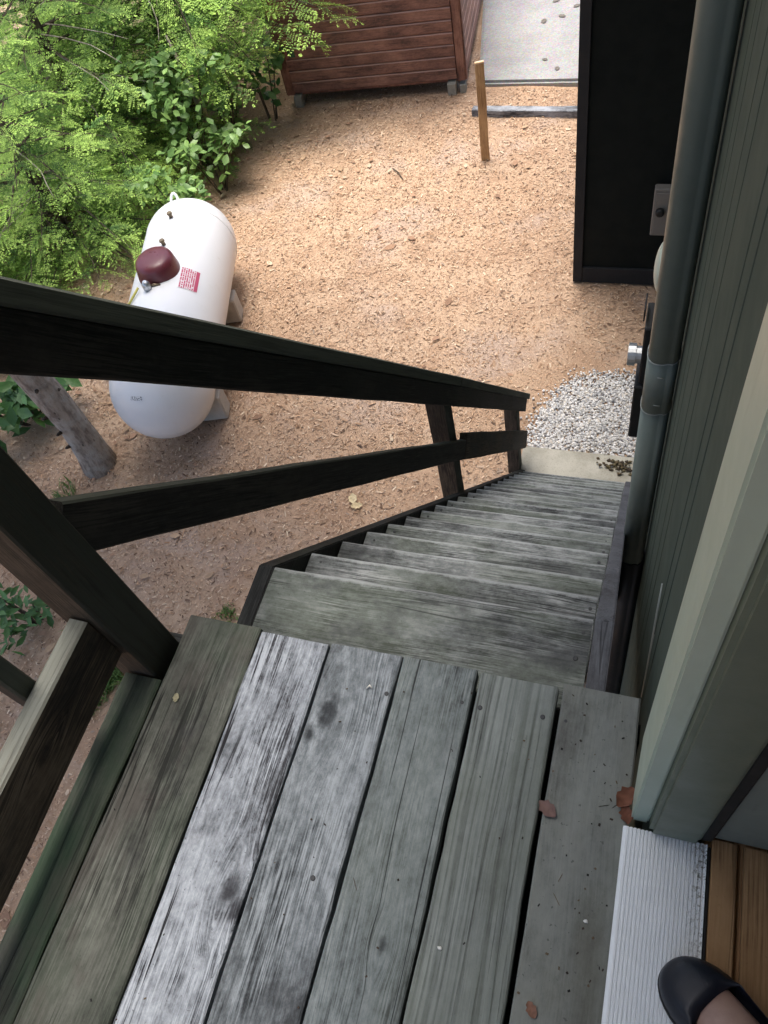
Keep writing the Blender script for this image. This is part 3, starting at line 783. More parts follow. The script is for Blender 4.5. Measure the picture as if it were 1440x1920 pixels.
# gas line
hose = [Vector((-.16, LIDY - .20, TR + .0)), Vector((-.24, LIDY - .30, TR*.86)), Vector((-.33, LIDY - .38, TR*.72)), Vector((-.42, LIDY - .42, TR*.4)), Vector((-.47, LIDY - .44, 0)), Vector((-.48, LIDY - .44, -TR - .10))]
mobj('gas_line', tube_me('gas_line', hose, .010, 8), yellow_hose, tank, TM)
# support feet under both ends (visible on the yard side)
for y in (-half*.84, half*.50):
    bm = bmesh.new(); bmesh.ops.create_cube(bm, size=1); bmesh.ops.scale(bm, vec=(.73, .17, .26), verts=bm.verts)
    bmesh.ops.bevel(bm, geom=bm.edges, offset=.012, segments=1, affect='EDGES')
    mobj('support_foot', from_bm('support_foot', bm), cream_block, tank, TM @ Matrix.Translation((.0, y, -TR - .13 + .145)))
# warning label: rows of red print on a curved white sticker
def mk_label():
    s = NT('red_print_label'); v = s.coord('UV'); X, Y, Z = s.sep(v)
    rows = s.math('FRACT', s.math('MULTIPLY', X, 9.0))
    words = s.noise(s.comb(s.math('MULTIPLY', s.math('FLOOR', s.math('MULTIPLY', X, 9.0)), 7.3), s.math('MULTIPLY', Y, 16), 0.0), 1.0, 2)
    ink = s.math('MULTIPLY', s.ramp(rows, .30, .36), s.ramp(words, .40, .46))
    head = s.math('MULTIPLY', s.ramp(X, .80, .82), s.ramp(Y, .02, .04))
    ink = s.math('MAXIMUM', ink, head)
    return s.done(s.mix(ink, (.74, .70, .72), (.50, .07, .14)), .5)
def sticker(name, a0, a1, y0, y1, mat, n=8, h=.003):
    vs_, fs, uv = [], [], []
    for i in range(n + 1):
        for j in range(2):
            a = a0 + (a1 - a0)*i/n; vs_.append(surf(a, (y0, y1)[j], h)); uv.append((i/n, j))
    for i in range(n): fs.append((i*2, i*2+1, i*2+3, i*2+2))
    me = bpy.data.meshes.new(name); me.from_pydata([tuple(q) for q in vs_], [], fs); me.update()
    ul = me.uv_layers.new(name='UVMap')
    for lp in me.loops: ul.data[lp.index].uv = uv[lp.vertex_index]
    return mobj(name, me, mat, tank, TM)
sticker('warning_label', .42, .80, LIDY - .22, LIDY + .03, mk_label())
def mk_stencil():
    s = NT('stencil_print'); v = s.coord('UV'); X, Y, Z = s.sep(v)
    n_ = s.noise(s.comb(s.math('MULTIPLY', X, 9), s.math('MULTIPLY', Y, 5), 0.0), 1.0, 2)
    e = s.math('MULTIPLY', s.ramp(n_, .5, .54), s.math('MULTIPLY', s.ramp(s.math('ABSOLUTE', s.math('SUBTRACT', Y, .5)), .45, .3), 1.0))
    return s.done(s.mix(e, (.78, .79, .8), (.10, .11, .13)), .5)
def end_mark():
    vs_, fs, uv = [], [], []
    n = 6
    for i in range(n + 1):
        for j in range(n + 1):
            az = -.02 + .14*(i/n - .5)*2 - .16; el = .62 + .05*(j/n - .5)*2
            rr = TR + .002
            d_ = Vector((math.sin(az)*math.cos(el), -math.cos(az)*math.cos(el), math.sin(el)))
            vs_.append(tuple(Vector((0, -half, 0)) + d_*rr)); uv.append((i/n, j/n))
    for i in range(n):
        for j in range(n):
            a = i*(n+1)+j; fs.append((a, a+n+1, a+n+2, a+1))
    me = bpy.data.meshes.new('stencil_mark'); me.from_pydata(vs_, [], fs); me.update()
    ul = me.uv_layers.new(name='UVMap')
    for lp in me.loops: ul.data[lp.index].uv = uv[lp.vertex_index]
    mobj('stencil_mark', me, mk_stencil(), tank, TM)
end_mark()

# ================================================================== SHED, STAKE, TIMBER
SA = Vector((-4.36, 8.02, 0)); SB = Vector((-2.29, 8.245, 0))
sdir = (SB - SA).normalized(); sback = Vector((-sdir.y, sdir.x, 0))
SHZ = G + .15
shed = empty('garden_shed', (SA + SB)/2 + Vector((0, 0, G)), 'reddish brown clapboard shed standing on small blocks', 'shed')
slen = (SB - SA).length
def shed_wall(A, d, length, outn, rows, z0, seed0):
    for r in range(rows):
        z = z0 + .128*r
        me = plank_me('clapboard', .122, length, .026, 6, .0008, seed0 + r, .010)
        c = A + d*(length/2) + outn*.010 + Vector((0, 0, z + .064))
        m = frame(c, d, Vector((0, 0, 1)))
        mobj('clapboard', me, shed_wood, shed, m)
SD = 2.4
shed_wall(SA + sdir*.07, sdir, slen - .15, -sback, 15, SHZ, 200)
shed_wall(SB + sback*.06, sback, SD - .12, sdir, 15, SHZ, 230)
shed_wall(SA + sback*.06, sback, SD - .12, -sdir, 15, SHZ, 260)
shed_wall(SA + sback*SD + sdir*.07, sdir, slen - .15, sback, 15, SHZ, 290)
for q, (a, b) in enumerate(((0, 0), (slen, 0), (0, SD), (slen, SD))):
    P = SA + sdir*a + sback*b
    sx = 1 if a else -1; sy = 1 if b else -1
    beam('corner_board', P + sdir*(-.025*sx) + sback*(.022*sy) + Vector((0, 0, SHZ - .01)), P + sdir*(-.025*sx) + sback*(.022*sy) + Vector((0, 0, SHZ + 1.96)), .088, .02, sdir, shed_trim, shed, 310 + q)
    beam('corner_board', P + sdir*(.024*sx) + sback*(-.03*sy) + Vector((0, 0, SHZ - .01)), P + sdir*(.024*sx) + sback*(-.03*sy) + Vector((0, 0, SHZ + 1.96)), .088, .02, sback, shed_trim, shed, 320 + q)
fl = box_me('floor_frame', slen - .06, SD - .06, .10, .004)
mobj('floor_frame', fl, shed_trim, shed, frame(SA + sdir*slen/2 + sback*SD/2 + Vector((0, 0, SHZ + .005)), sback, sdir))
core = box_me('inner_wall', slen - .06, SD - .06, 1.9, 0)
mobj('inner_wall', core, shed_trim, shed, frame(SA + sdir*slen/2 + sback*SD/2 + Vector((0, 0, SHZ + 1.01)), sback, sdir))
for sgn in (-1, 1):
    me = box_me('roof', slen*.62, SD + .3, .06, .005)
    c = SA + sdir*(slen/2 + sgn*slen*.27) + sback*SD/2 + Vector((0, 0, SHZ + 2.20))
    m = frame(c, sback, sdir + Vector((0, 0, -sgn*.42)))
    mobj('roof', me, roof_mat, shed, m)
for (a, b) in ((.10, .06), (slen - .14, .045), (.10, SD - .15), (slen - .14, SD - .15)):
    me = box_me('foundation_block', .10, .19, .18, .008)
    mobj('foundation_block', me, cinder, shed, frame(SA + sdir*a + sback*(b - .02) + Vector((0, 0, G + .040)), sback, sdir))
me = box_me('foundation_block', .07, .12, .10, .006)
mobj('foundation_block', me, cinder, shed, frame(SA + sdir*(slen - .02) + sback*.02 + Vector((0, 0, G + .045)), sback, sdir))

stake = empty('survey_stake', (-1.79, 6.93, G), 'bare yellow wooden stake standing upright in the litter', 'stake')
beam('shaft', (-1.79, 6.93, G - .25), (-1.782, 6.94, G + 1.0), .085, .036, (.94, .34, 0), fresh_wood, stake, 330, .0015)
mobj('mark', box_me('mark', .0865, .0375, .03, .002), paint('pink_mark', (.62, .47, .34), .8), stake, frame(Vector((-1.782, 6.94, G + .985)), (-.34, .94, 0), (.94, .34, 0)))
tm = beam('landscape_timber', (-2.10, 7.78, G + .03), (.8, 7.66, G + .03), .10, .075, (0, 1, 0), timber_wood, None, 340, .005, 30)
tag(tm, 'grey weathered landscape timber lying on the ground beyond the stake', 'timber')

# ================================================================== TREES
def make_spray():
    V, F, T = [], [], []
    def leaf(p, ang, ln, wd, zz, t):
        c, s_ = math.cos(ang), math.sin(ang)
        b = len(V)
        for (u, v_) in ((0, 0), (.45, .5), (1, 0), (.45, -.5)):
            V.append((p[0] + c*u*ln - s_*v_*wd, p[1] + s_*u*ln + c*v_*wd, zz + rnd.uniform(-.008, .008))); T.append(t)
        F.append((b, b+1, b+2, b+3))
    n = 11
    for k in range(n):
        t = .06 + .94*k/(n-1)
        side = 1 if k % 2 else -1
        base = (.03*math.sin(t*5), t)
        for sgn in ((side, -side) if k < n-1 else (0,)):
            if rnd.random() < .16: continue
            ln = (.42*(1-t)**.7 + .10) * rnd.choice((.45, .7, .9, 1.0, 1.1, 1.35)) * rnd.uniform(.85, 1.15)
            ang = math.pi/2 - sgn*rad(rnd.uniform(34, 64)) if sgn else math.pi/2
            m = max(3, int(ln*17))
            for q in range(m):
                u = (q+.3)/m*ln
                px = base[0] + math.cos(ang)*u; py = base[1] + math.sin(ang)*u
                zz = -.20*py*py - .35*abs(px)**1.5
                tt = min(1, .25*t + .75*u/ln if sgn else 1)
                lw = .078*(1 - .45*u/ln)*rnd.uniform(.7, 1.25)
                leaf((px, py), ang + rad(38), lw, .030, zz, tt); leaf((px, py), ang - rad(38), lw, .030, zz, tt)
            leaf((base[0]+math.cos(ang)*ln*.85, base[1]+math.sin(ang)*ln*.85), ang, .09, .03, -.20*base[1]**2 - .35*abs(base[0]+math.cos(ang)*ln)**1.5, 1)
    return np.array(V), np.array(F), np.array(T)
SPR = [make_spray() for _ in range(10)]

def blocked(q):
    dx = Vector((q[0], q[1], 0)) - SA
    a_, b_ = dx.dot(sdir), dx.dot(sback)
    if -.08 < a_ < slen + .1 and b_ > -.06: return True
    dt = Vector((q[0] - tmid.x, q[1] - tmid.y, 0)); al = dt.dot(tdir); ac = dt.dot(Xv)
    if abs(al) < half + TR + .05 and -TR - .02 < ac and q[2] < G + 1.25: return True
    return False
def hemlock(x, y, h, R, seed, label, nb=60, zlo=.06, yellow=.5, extra=()):
    r = random.Random(seed)
    t = empty('hemlock_tree', (x, y, G), label, 'tree', 'evergreen trees beside the tank')
    mobj('trunk', tube_me('trunk', [(x, y, G - .1), (x + .02, y, G + h*.4), (x, y + .03, G + h*.97)], [.022*h + .02, .015*h + .015, .008], 9), dark_bark, t)
    Vs, Fs, Cs = [], [], []; off = 0
    bv, bf = [], []
    for i in range(nb + len(extra)):
        u = zlo + (1 - zlo)*(min(i, nb - 1)/nb)**1.7
        z0 = G + h*u
        Lb = R*(1 - u)**.75*r.uniform(.75, 1.1) + .15
        ph = i*2.39996 + r.uniform(-.35, .35)
        if i >= nb: ph, u, Lb = extra[i - nb]; z0 = G + h*u
        d = np.array([math.cos(ph), math.sin(ph), 0.0])
        pts = []
        for k in range(6):
            s_ = k/5
            wob = .06*Lb*math.sin(s_*4 + i)
            pts.append(np.array([x, y, z0]) + d*Lb*s_ + np.array([-d[1], d[0], 0])*wob + np.array([0, 0, .18*Lb*s_ - .34*Lb*s_*s_]))
        # branch wood: 4-sided tapering tube
        b0 = len(bv)
        for k, q in enumerate(pts):
            rr = max(.003, (.010 + .006*Lb)*(1 - k/5*.85))
            s1 = np.array([-d[1], d[0], 0])
            for (a_, b_) in ((1, 0), (0, 1), (-1, 0), (0, -1)): bv.append(q + s1*rr*a_ + np.array([0, 0, rr*b_]))
        for k in range(5):
            for j in range(4): bf.append((b0+k*4+j, b0+k*4+(j+1) % 4, b0+(k+1)*4+(j+1) % 4, b0+(k+1)*4+j))
        ns = max(4, int(Lb/.085))
        for q in range(ns):
            s_ = .18 + .82*(q + r.random()*.6)/ns
            if s_ > 1: s_ = 1
            kk = min(4, int(s_*5)); fr = s_*5 - kk
            pos = pts[kk]*(1-fr) + pts[min(5, kk+1)]*fr
            sg = 1 if q % 2 else -1
            a = ph + (sg*rad(r.uniform(28, 62)) if q < ns - 1 else 0)
            L = (.19 + .26*Lb*.55*(1 - s_*.55)) * r.uniform(.55, 1.4)
            tilt = rad(r.uniform(-26, 8)); roll = rad(r.gauss(0, 24))
            yd = np.array([math.cos(a)*math.cos(tilt), math.sin(a)*math.cos(tilt), math.sin(tilt)])
            xd = np.array([math.sin(a), -math.cos(a), 0.0]); zd = np.cross(xd, yd)
            xr_ = xd*math.cos(roll) + zd*math.sin(roll); zr = np.cross(xr_, yd)
            if blocked(pos + yd*L*.6): continue
            sv_, sf_, st_ = SPR[r.randrange(10)]
            v = (sv_[:, :1]*xr_ + sv_[:, 1:2]*yd + sv_[:, 2:3]*zr)*L + pos + np.array([0, 0, r.uniform(-.04, .06)])
            Vs.append(v); Fs.append(sf_ + off); off += len(v)
            fresh = np.clip(st_*(.6 + .7*s_) + r.gauss(0, .22), 0, 1)[:, None]*yellow*1.75
            fresh = np.clip(fresh, 0, 1)
            old = np.array([.085, .19, .05]); new = np.array([.53, .78, .18])
            br = r.uniform(.75, 1.2)
            Cs.append((old*(1-fresh) + new*fresh)*br)
    mobj('crown', pyd('crown', np.concatenate(Vs), np.concatenate(Fs), False, np.concatenate(Cs)), hemlock_leaf, t)
    me = bpy.data.meshes.new('branches'); me.from_pydata([tuple(q) for q in bv], [], bf); me.update()
    mobj('branches', me, dark_bark, t)
    for i in range(7):
        a = r.uniform(-1.9, .5); z0 = G + h*r.uniform(.15, .5); Lb = R*r.uniform(.5, .85)
        P = [Vector((x + math.cos(a)*Lb*q + .05*math.sin(q*7 + i), y + math.sin(a)*Lb*q, z0 + .12 + .25*q*Lb*.4 - .2*q*q)) for q in (.1, .35, .6, .8, 1.0)]
        mobj('dead_twig', tube_me('dead_twig', P, [.008, .007, .005, .004, .002], 5), bark, t)
    return t
hemlock(-5.75, 7.95, 3.6, 2.2, 1, 'hemlock whose long branch tips reach across the brown shed', 84, .30, yellow=.6, extra=((-.10, .42, 2.35), (-.28, .38, 2.0), (-.02, .50, 2.1), (-.5, .34, 1.75), (-.16, .55, 1.9)))
hemlock(-6.35, 6.75, 3.3, 1.75, 2, 'tall hemlock with bright tips between the shed and the tank', 80, yellow=.6)
hemlock(-6.05, 5.35, 2.3, 1.40, 3, 'low bushy hemlock close behind the far end of the tank', 64, yellow=.65)
hemlock(-7.7, 8.5, 4.2, 2.1, 4, 'hemlock at the upper left corner, farthest from the house', 76, yellow=.6)
hemlock(-7.1, 4.15, 2.8, 1.5, 5, 'hemlock at the left edge level with the maroon lid', 60, yellow=.6)
hemlock(-5.5, 10.2, 3.6, 1.6, 6, 'hemlock standing behind the left end of the shed', 50, yellow=.6)

LEAFV = np.array([(0, 0, 0), (.22, .28, .04), (.32, .62, .03), (0, 1.0, -.05), (-.32, .62, .03), (-.22, .28, .04), (0, .35, -.02), (0, .68, -.03)])
LEAFF = [(0, 1, 6), (1, 2, 7), (1, 7, 6), (2, 3, 7), (3, 4, 7), (4, 5, 7), (5, 6, 7), (5, 0, 6)]
LEAFF = np.array(LEAFF)
def leafy(name, x, y, label, cat, n, hmax, spread, lmin, lmax, c0, c1, seed, stems=5, narrow=1.0, lean=(0, 0), group=None, trunk_r=.012, hmin=.25):
    r = random.Random(seed)
    t = empty(name, (x, y, G), label, cat, group)
    Vs, Fs, Cs, off = [], [], [], 0
    bv, bf = [], []
    tips = []
    for s_ in range(stems):
        a = r.uniform(0, 6.28); R = spread*math.sqrt(r.random()); h = hmax*r.uniform(.65, 1.0)
        tips.append(np.array([x + R*math.cos(a) + lean[0], y + R*math.sin(a) + lean[1], G + h]))
        P0 = np.array([x + .04*math.cos(a), y + .04*math.sin(a), G - .02]); P1 = (P0 + tips[-1])/2 + np.array([0, 0, h*.18])
        pl = [P0, P0*.4 + P1*.6, P1*.5 + tips[-1]*.5 + np.array([0, 0, h*.07]), tips[-1]]
        b0 = len(bv)
        for k, q in enumerate(pl):
            rr = trunk_r*(1 - k*.28)
            for (u, v_) in ((1, 0), (0, 1), (-1, 0), (0, -1)): bv.append(q + np.array([u*rr, v_*rr, 0]))
        for k in range(3):
            for j in range(4): bf.append((b0+k*4+j, b0+k*4+(j+1) % 4, b0+(k+1)*4+(j+1) % 4, b0+(k+1)*4+j))
        tips[-1] = pl
    for i in range(n):
        pl = tips[r.randrange(stems)]
        u = hmin + (1 - hmin)*r.random()**.7
        k = min(2, int(u*3)); fr = u*3 - k
        pos = pl[k]*(1-fr) + pl[k+1]*fr + np.array([r.gauss(0, spread*.22), r.gauss(0, spread*.22), r.gauss(0, hmax*.05)])
        pos[2] = max(pos[2], G + .03)
        a = r.uniform(0, 6.28); tilt = rad(r.uniform(-45, 10)); roll = rad(r.gauss(0, 22))
        L = r.uniform(lmin, lmax)
        yd = np.array([math.cos(a)*math.cos(tilt), math.sin(a)*math.cos(tilt), math.sin(tilt)])
        xd = np.array([math.sin(a), -math.cos(a), 0.0]); zd = np.cross(xd, yd)
        xr_ = xd*math.cos(roll) + zd*math.sin(roll); zr = np.cross(xr_, yd)
        v = (LEAFV[:, :1]*narrow*xr_ + LEAFV[:, 1:2]*yd + LEAFV[:, 2:3]*zr)*L + pos
        Vs.append(v); Fs.append(LEAFF + off); off += len(v)
        f = r.random(); Cs.append(np.repeat((np.array(c0)*(1-f) + np.array(c1)*f)[None], len(v), 0)*r.uniform(.8, 1.2))
    mobj('foliage', pyd('foliage', np.concatenate(Vs), np.concatenate(Fs), False, np.concatenate(Cs)), broad_leaf, t)
    me = bpy.data.meshes.new('stems'); me.from_pydata([tuple(q) for q in bv], [], bf); me.update()
    mobj('stems', me, dark_bark, t)
    return t
GD, GL_ = (.11, .22, .07), (.28, .46, .13)
leafy('broadleaf_shrub', -5.0, 6.75, 'broad-leaved green shrub between the hemlocks and the bare yard', 'shrub', 520, 1.3, .55, .07, .13, GD, GL_, 21, 10)
leafy('broadleaf_shrub', -4.75, 5.75, 'low broad-leaved shrub touching the far end of the white tank', 'shrub', 240, .75, .42, .07, .12, GD, GL_, 22, 7)
leafy('climbing_plant', -4.50, 7.70, 'leafy vine hanging beside the left corner of the shed', 'plant', 90, .9, .32, .09, .14, (.06, .15, .05), (.17, .32, .09), 23, 4)
leafy('broadleaf_shrub', -4.85, 7.25, 'broad-leaved shrub filling the gap between the vine and the hemlocks', 'shrub', 260, 1.0, .45, .08, .13, (.12, .23, .07), (.29, .47, .13), 28, 7)
leafy('broadleaf_shrub', -4.62, 6.35, 'low broad-leaved shrub at the very edge of the bare yard', 'shrub', 200, .7, .38, .08, .13, (.12, .23, .07), (.29, .47, .13), 27, 7)
leafy('leafy_plant', -5.15, 2.95, 'bright green leafy plant beside the grey tree trunk', 'plant', 190, .55, .45, .13, .22, (.05, .13, .04), (.13, .28, .08), 24, 8, .75)
leafy('leafy_plant', -5.7, 3.5, 'green undergrowth behind the grey tree trunk', 'plant', 170, .6, .55, .10, .18, (.05, .13, .04), (.14, .28, .07), 25, 8, .7)
leafy('leafy_plant', -4.05, 1.15, 'small green plant seen past the outer side of the corner post', 'plant', 110, .35, .3, .07, .13, (.06, .15, .05), (.13, .27, .08), 26, 6, .6)
def grass(x, y, R, n, hmin, hmax, seed, label, col=((.09, .20, .05), (.26, .36, .12))):
    r = random.Random(seed); V, F, C = [], [], []
    for i in range(n):
        a = r.uniform(0, 6.28); q = R*math.sqrt(r.random())*(.6 + .4*math.sin(a*3 + seed)); px, py = x + q*math.cos(a), y + q*math.sin(a)*.8
        h = r.uniform(hmin, hmax); b = r.uniform(0, 6.28); l = r.uniform(.3, .9)*h; wv = r.uniform(.003, .008)
        dx, dy = math.cos(b), math.sin(b); k = len(V)
        V += [(px - dy*wv, py + dx*wv, G), (px + dy*wv, py - dx*wv, G), (px + dx*l*.4 + dy*wv*.7, py + dy*l*.4 - dx*wv*.7, G + h*.65), (px + dx*l*.4 - dy*wv*.7, py + dy*l*.4 + dx*wv*.7, G + h*.65), (px + dx*l, py + dy*l, G + h), (px + dx*l, py + dy*l, G + h*.99)]
        F += [(k, k+1, k+2, k+3), (k+3, k+2, k+4, k+5)]
        f = r.random(); C += [tuple(np.array(col[0])*(1-f) + np.array(col[1])*f)]*6
    o = mobj('grass', pyd('grass', np.array(V), np.array(F), False, np.array(C)), broad_leaf)
    return tag(o, label, 'grass', None, 'stuff')
grass(-3.25, .88, .60, 1500, .04, .13, 1, 'sparse green weeds on the litter left of the landing')
grass(-4.35, 2.15, .30, 260, .03, .09, 2, 'thin grass tufts near the foot of the grey trunk')
grass(-2.55, 1.45, .12, 120, .02, .06, 3, 'tiny tuft of weeds between the posts')

gt = empty('grey_tree', (-4.25, 2.58, G), 'straight grey-barked tree trunk rising beside the near end of the tank', 'tree')
tp, tr_ = [], []
for k in range(26):
    u = k/25; tp.append((-4.25 - .05*u + .015*math.sin(k*.9), 2.58 + .03*math.sin(k*.7), G - .15 + 8.0*u)); tr_.append((.125 - .055*u + .05*math.exp(-u*45))*(1 + .04*math.sin(k*2.3)))
mobj('trunk', tube_me('trunk', tp, tr_, 18), bark, gt)
for k in range(9):
    z = G + .35 + k*.17 + rnd.uniform(-.05, .05); a = rnd.uniform(-2.2, .6)
    rr = .108
    c = Vector((-4.25 + rr*.85*math.cos(a), 2.58 + rr*.85*math.sin(a), z)); o_ = Vector((math.cos(a), math.sin(a), .25))
    mobj('branch_stub', tube_me('branch_stub', [c, c + o_*.03, c + o_*.045], [.017, .013, .006], 7), dark_bark, gt)
def crown_far():
    r = random.Random(99); Vs, Fs, Cs, off = [], [], [], 0
    lim = []
    for k in range(14):
        a = k*2.4; u = .52 + .03*k; q = 2.9 - .09*k
        P0 = (-4.28, 2.58, G - .15 + 8.0*u); P2 = (-4.28 + q*math.cos(a), 2.58 + q*math.sin(a), G + 8.0*u + .7)
        P1 = ((P0[0] + P2[0])/2, (P0[1] + P2[1])/2, (P0[2] + P2[2])/2 + .3)
        mobj('limb', tube_me('limb', [P0, P1, P2], [.035, .022, .006], 6), bark, gt)
        lim.append((np.array(P0), np.array(P1), np.array(P2)))
    for i in range(7000):
        P0, P1, P2 = lim[r.randrange(14)]; u = r.random()**.6
        c = (P0*(1-u)**2 + 2*P1*u*(1-u) + P2*u*u)
        pos = c + np.array([r.gauss(0, .55), r.gauss(0, .55), r.gauss(.1, .38)])
        pos[2] = max(pos[2], 1.3 + r.random()*.4)
        a = r.uniform(0, 6.28); t_ = r.uniform(-.8, .4); L = r.uniform(.13, .22)
        yd = np.array([math.cos(a)*math.cos(t_), math.sin(a)*math.cos(t_), math.sin(t_)]); xd = np.array([math.sin(a), -math.cos(a), 0]); zd = np.cross(xd, yd)
        v = (LEAFV[:, :1]*xd + LEAFV[:, 1:2]*yd + LEAFV[:, 2:3]*zd)*L + pos
        Vs.append(v); Fs.append(LEAFF + off); off += len(v); Cs.append(np.repeat(np.array([[.06, .13, .04]])*r.uniform(.8, 1.4), len(v), 0))
    mobj('crown', pyd('crown', np.concatenate(Vs), np.concatenate(Fs), False, np.concatenate(Cs)), broad_leaf, gt)
crown_far()
def added_shade_tree(x, y, h, cr, seed, label):  # unseen trees added to block skylight and shade the near ground
    r = random.Random(seed)
    t = empty('added_shade_tree', (x, y, G), label, 'tree', 'added unseen shade trees left of the landing')
    mobj('trunk', tube_me('trunk', [(x, y, G - .15), (x + .03, y, G + .3), (x - .04, y + .05, G + h*.5), (x, y, G + h)], [.19, .15, .11, .03], 12), bark, t)
    Vs, Fs, Cs, off = [], [], [], 0
    for k in range(12):
        a = k*2.4; u = .50 + .035*k; q = cr*(1 - .03*k)
        P0 = np.array([x, y, G + h*u]); P2 = np.array([x + q*math.cos(a), y + q*math.sin(a), G + h*u + .6]); P1 = (P0 + P2)/2 + np.array([0, 0, .3])
        mobj('limb', tube_me('limb', [P0, P1, P2], [.04, .024, .006], 6), bark, t)
        for i in range(270):
            u2 = r.random()**.6; c = P0*(1-u2)**2 + 2*P1*u2*(1-u2) + P2*u2*u2
            pos = c + np.array([r.gauss(0, .5), r.gauss(0, .5), r.gauss(.1, .38)])
            pos[2] = max(pos[2], 1.3 + r.random()*.4)
            a2 = r.uniform(0, 6.28); t_ = r.uniform(-.8, .4); L = r.uniform(.13, .22)
            yd = np.array([math.cos(a2)*math.cos(t_), math.sin(a2)*math.cos(t_), math.sin(t_)]); xd = np.array([math.sin(a2), -math.cos(a2), 0]); zd = np.cross(xd, yd)
            v = (LEAFV[:, :1]*xd + LEAFV[:, 1:2]*yd + LEAFV[:, 2:3]*zd)*L + pos
            Vs.append(v); Fs.append(LEAFF + off); off += len(v); Cs.append(np.repeat(np.array([[.06, .13, .04]])*r.uniform(.8, 1.4), len(v), 0))
    mobj('crown', pyd('crown', np.concatenate(Vs), np.concatenate(Fs), False, np.concatenate(Cs)), broad_leaf, t)
added_shade_tree(-3.9, -1.6, 8.2, 2.5, 301, 'unseen tall broadleaf tree added for shade left of the landing, nearest the house')
added_shade_tree(-6.6, .4, 8.6, 2.6, 302, 'unseen tall broadleaf tree added for shade, farther left of the landing')
st_ = empty('sapling', (-4.85, 6.95, G), 'slim dark sapling trunk at the edge of the bare yard', 'tree')
mobj('trunk', tube_me('trunk', [(-4.80, 6.88, G - .05), (-4.83, 6.92, G + .25), (-4.95, 7.0, G + .7), (-5.1, 7.1, G + 1.3)], [.085, .06, .035, .012], 10), bark, st_)

# ================================================================== SMALL THINGS
def dead(name, x, y, z, L, ang, col, label, curl=.25, group=None, seed=0):
    r = random.Random(seed)
    n = 7; V, F = [], []
    for i in range(n + 1):
        u = i/n; wd = .33*math.sin(math.pi*min(.98, u*.95 + .03))**.7*(1 + .25*math.sin(u*19 + seed))
        for v_ in (-1, -.5, 0, .5, 1):
            V.append((v_*wd*L, (u - .5)*L, L*curl*(v_*v_*wd + .4*(u - .5)**2*4*.5) + .0015))
    for i in range(n):
        for j in range(4): a = i*5+j; F.append((a, a+1, a+6, a+5))
    C = np.repeat(np.array([col]), len(V), 0)*rng.uniform(.8, 1.15, (len(V), 1))
    o = mobj(name, pyd(name, np.array(V), np.array(F), True, C), dead_leaf, None, Matrix.Translation((x, y, z)) @ Matrix.Rotation(ang, 4, 'Z'))
    return tag(o, label, 'leaf', group)
dead('dead_leaf', .010, -.210, .002, .034, 1.0, (.22, .14, .125), 'pinkish brown curled leaf in the plank gap near the threshold', .5, None, 1)
dead('dead_leaf', .126, -.165, .002, .04, 2.6, (.22, .095, .06), 'rusty brown leaf tucked against the door casing', .6, None, 2)
dead('dead_leaf', .130, -.190, .002, .03, .3, (.20, .085, .055), 'small rusty leaf scrap below the door casing', .5, None, 3)
dead('dead_leaf', .032, -.487, .002, .022, .6, (.26, .14, .10), 'tiny orange leaf scrap near the bottom of the last plank', .4, None, 4)
dead('dead_leaf', -.692, -.166, .002, .018, .2, (.35, .33, .22), 'pale yellow leaf scrap on the dark plank by the corner post', .4, None, 5)
def crumb(x, y, z, s_, label, col):
    v = ICOV * rng.uniform(.7, 1.2, (len(ICOV), 1)) * s_ * np.array([1, .7, .5])
    o = mobj('crumb', pyd('crumb', v, ICOF, False, np.repeat(np.array([col]), len(v), 0)), stone_mat, None, Matrix.Translation((x, y, z)))
    tag(o, label, 'debris')
crumb(-.113, -.445, .002, .0045, 'white speck on the banded plank', (.7, .7, .68))
crumb(.090, -.356, .002, .004, 'white speck on the plank beside the threshold', (.75, .74, .7))
mobj_ = mobj('petal', tube_me('petal', [(-.338, -.074, .003), (-.333, -.068, .006), (-.328, -.072, .005)], [.001, .002, .001], 6), paint('petal_white', (.7, .68, .62), .6))
tag(mobj_, 'small white curl of debris on the stained plank', 'debris')
dead('dead_leaf', -1.93, 2.56, G + .018, .10, .4, (.75, .62, .38), 'pale yellow fallen leaf on the litter below the lower rail', .3, None, 8)
dead('dead_leaf', -1.88, 2.50, G + .02, .09, 1.9, (.70, .56, .33), 'second yellow leaf lying across the pale one under the rail', .3, None, 9)
tw = mobj('twig', tube_me('twig', [(-2.75, 6.75, G + .02), (-2.66, 6.66, G + .03), (-2.58, 6.55, G + .02)], [.006, .007, .004], 6), dark_bark)
tag(tw, 'short dark twig lying on the litter in front of the shed', 'twig')
def deck_bits(n):
    V, F, C = [], [], []
    for i in range(n):
        if rnd.random() < .5: x, y = rnd.uniform(.01, .125), rnd.uniform(-.75, -.01)
        else: x, y = rnd.uniform(-.73, .12), rnd.uniform(-.75, -.01)
        a = rnd.uniform(0, 6.28); k = len(V)
        if rnd.random() < .10: L, wv = rnd.uniform(.006, .014), .0006
        else: L, wv = rnd.uniform(.0012, .0032), rnd.uniform(.0008, .002)
        c, s_ = math.cos(a), math.sin(a)
        for (u, v_, z) in ((-1, -.6, 0), (.7, -1, 0), (1, .6, 0), (-.6, 1, 0), (0, 0, .0016)):
            V.append((x + c*u*L - s_*v_*wv, y + s_*u*L + c*v_*wv, .0016 + z))
        F += [(k, k+1, k+4), (k+1, k+2, k+4), (k+2, k+3, k+4), (k+3, k, k+4)]
        C += [((.035, .028, .024), (.06, .045, .035), (.12, .09, .06), (.02, .02, .02))[rnd.randrange(4)]]*5
    o = mobj('deck_debris', pyd('deck_debris', np.array(V), np.array(F), False, np.array(C)), chip_mat)
    tag(o, 'dark specks and needles scattered on the landing planks', 'debris', None, 'stuff')
deck_bits(120)
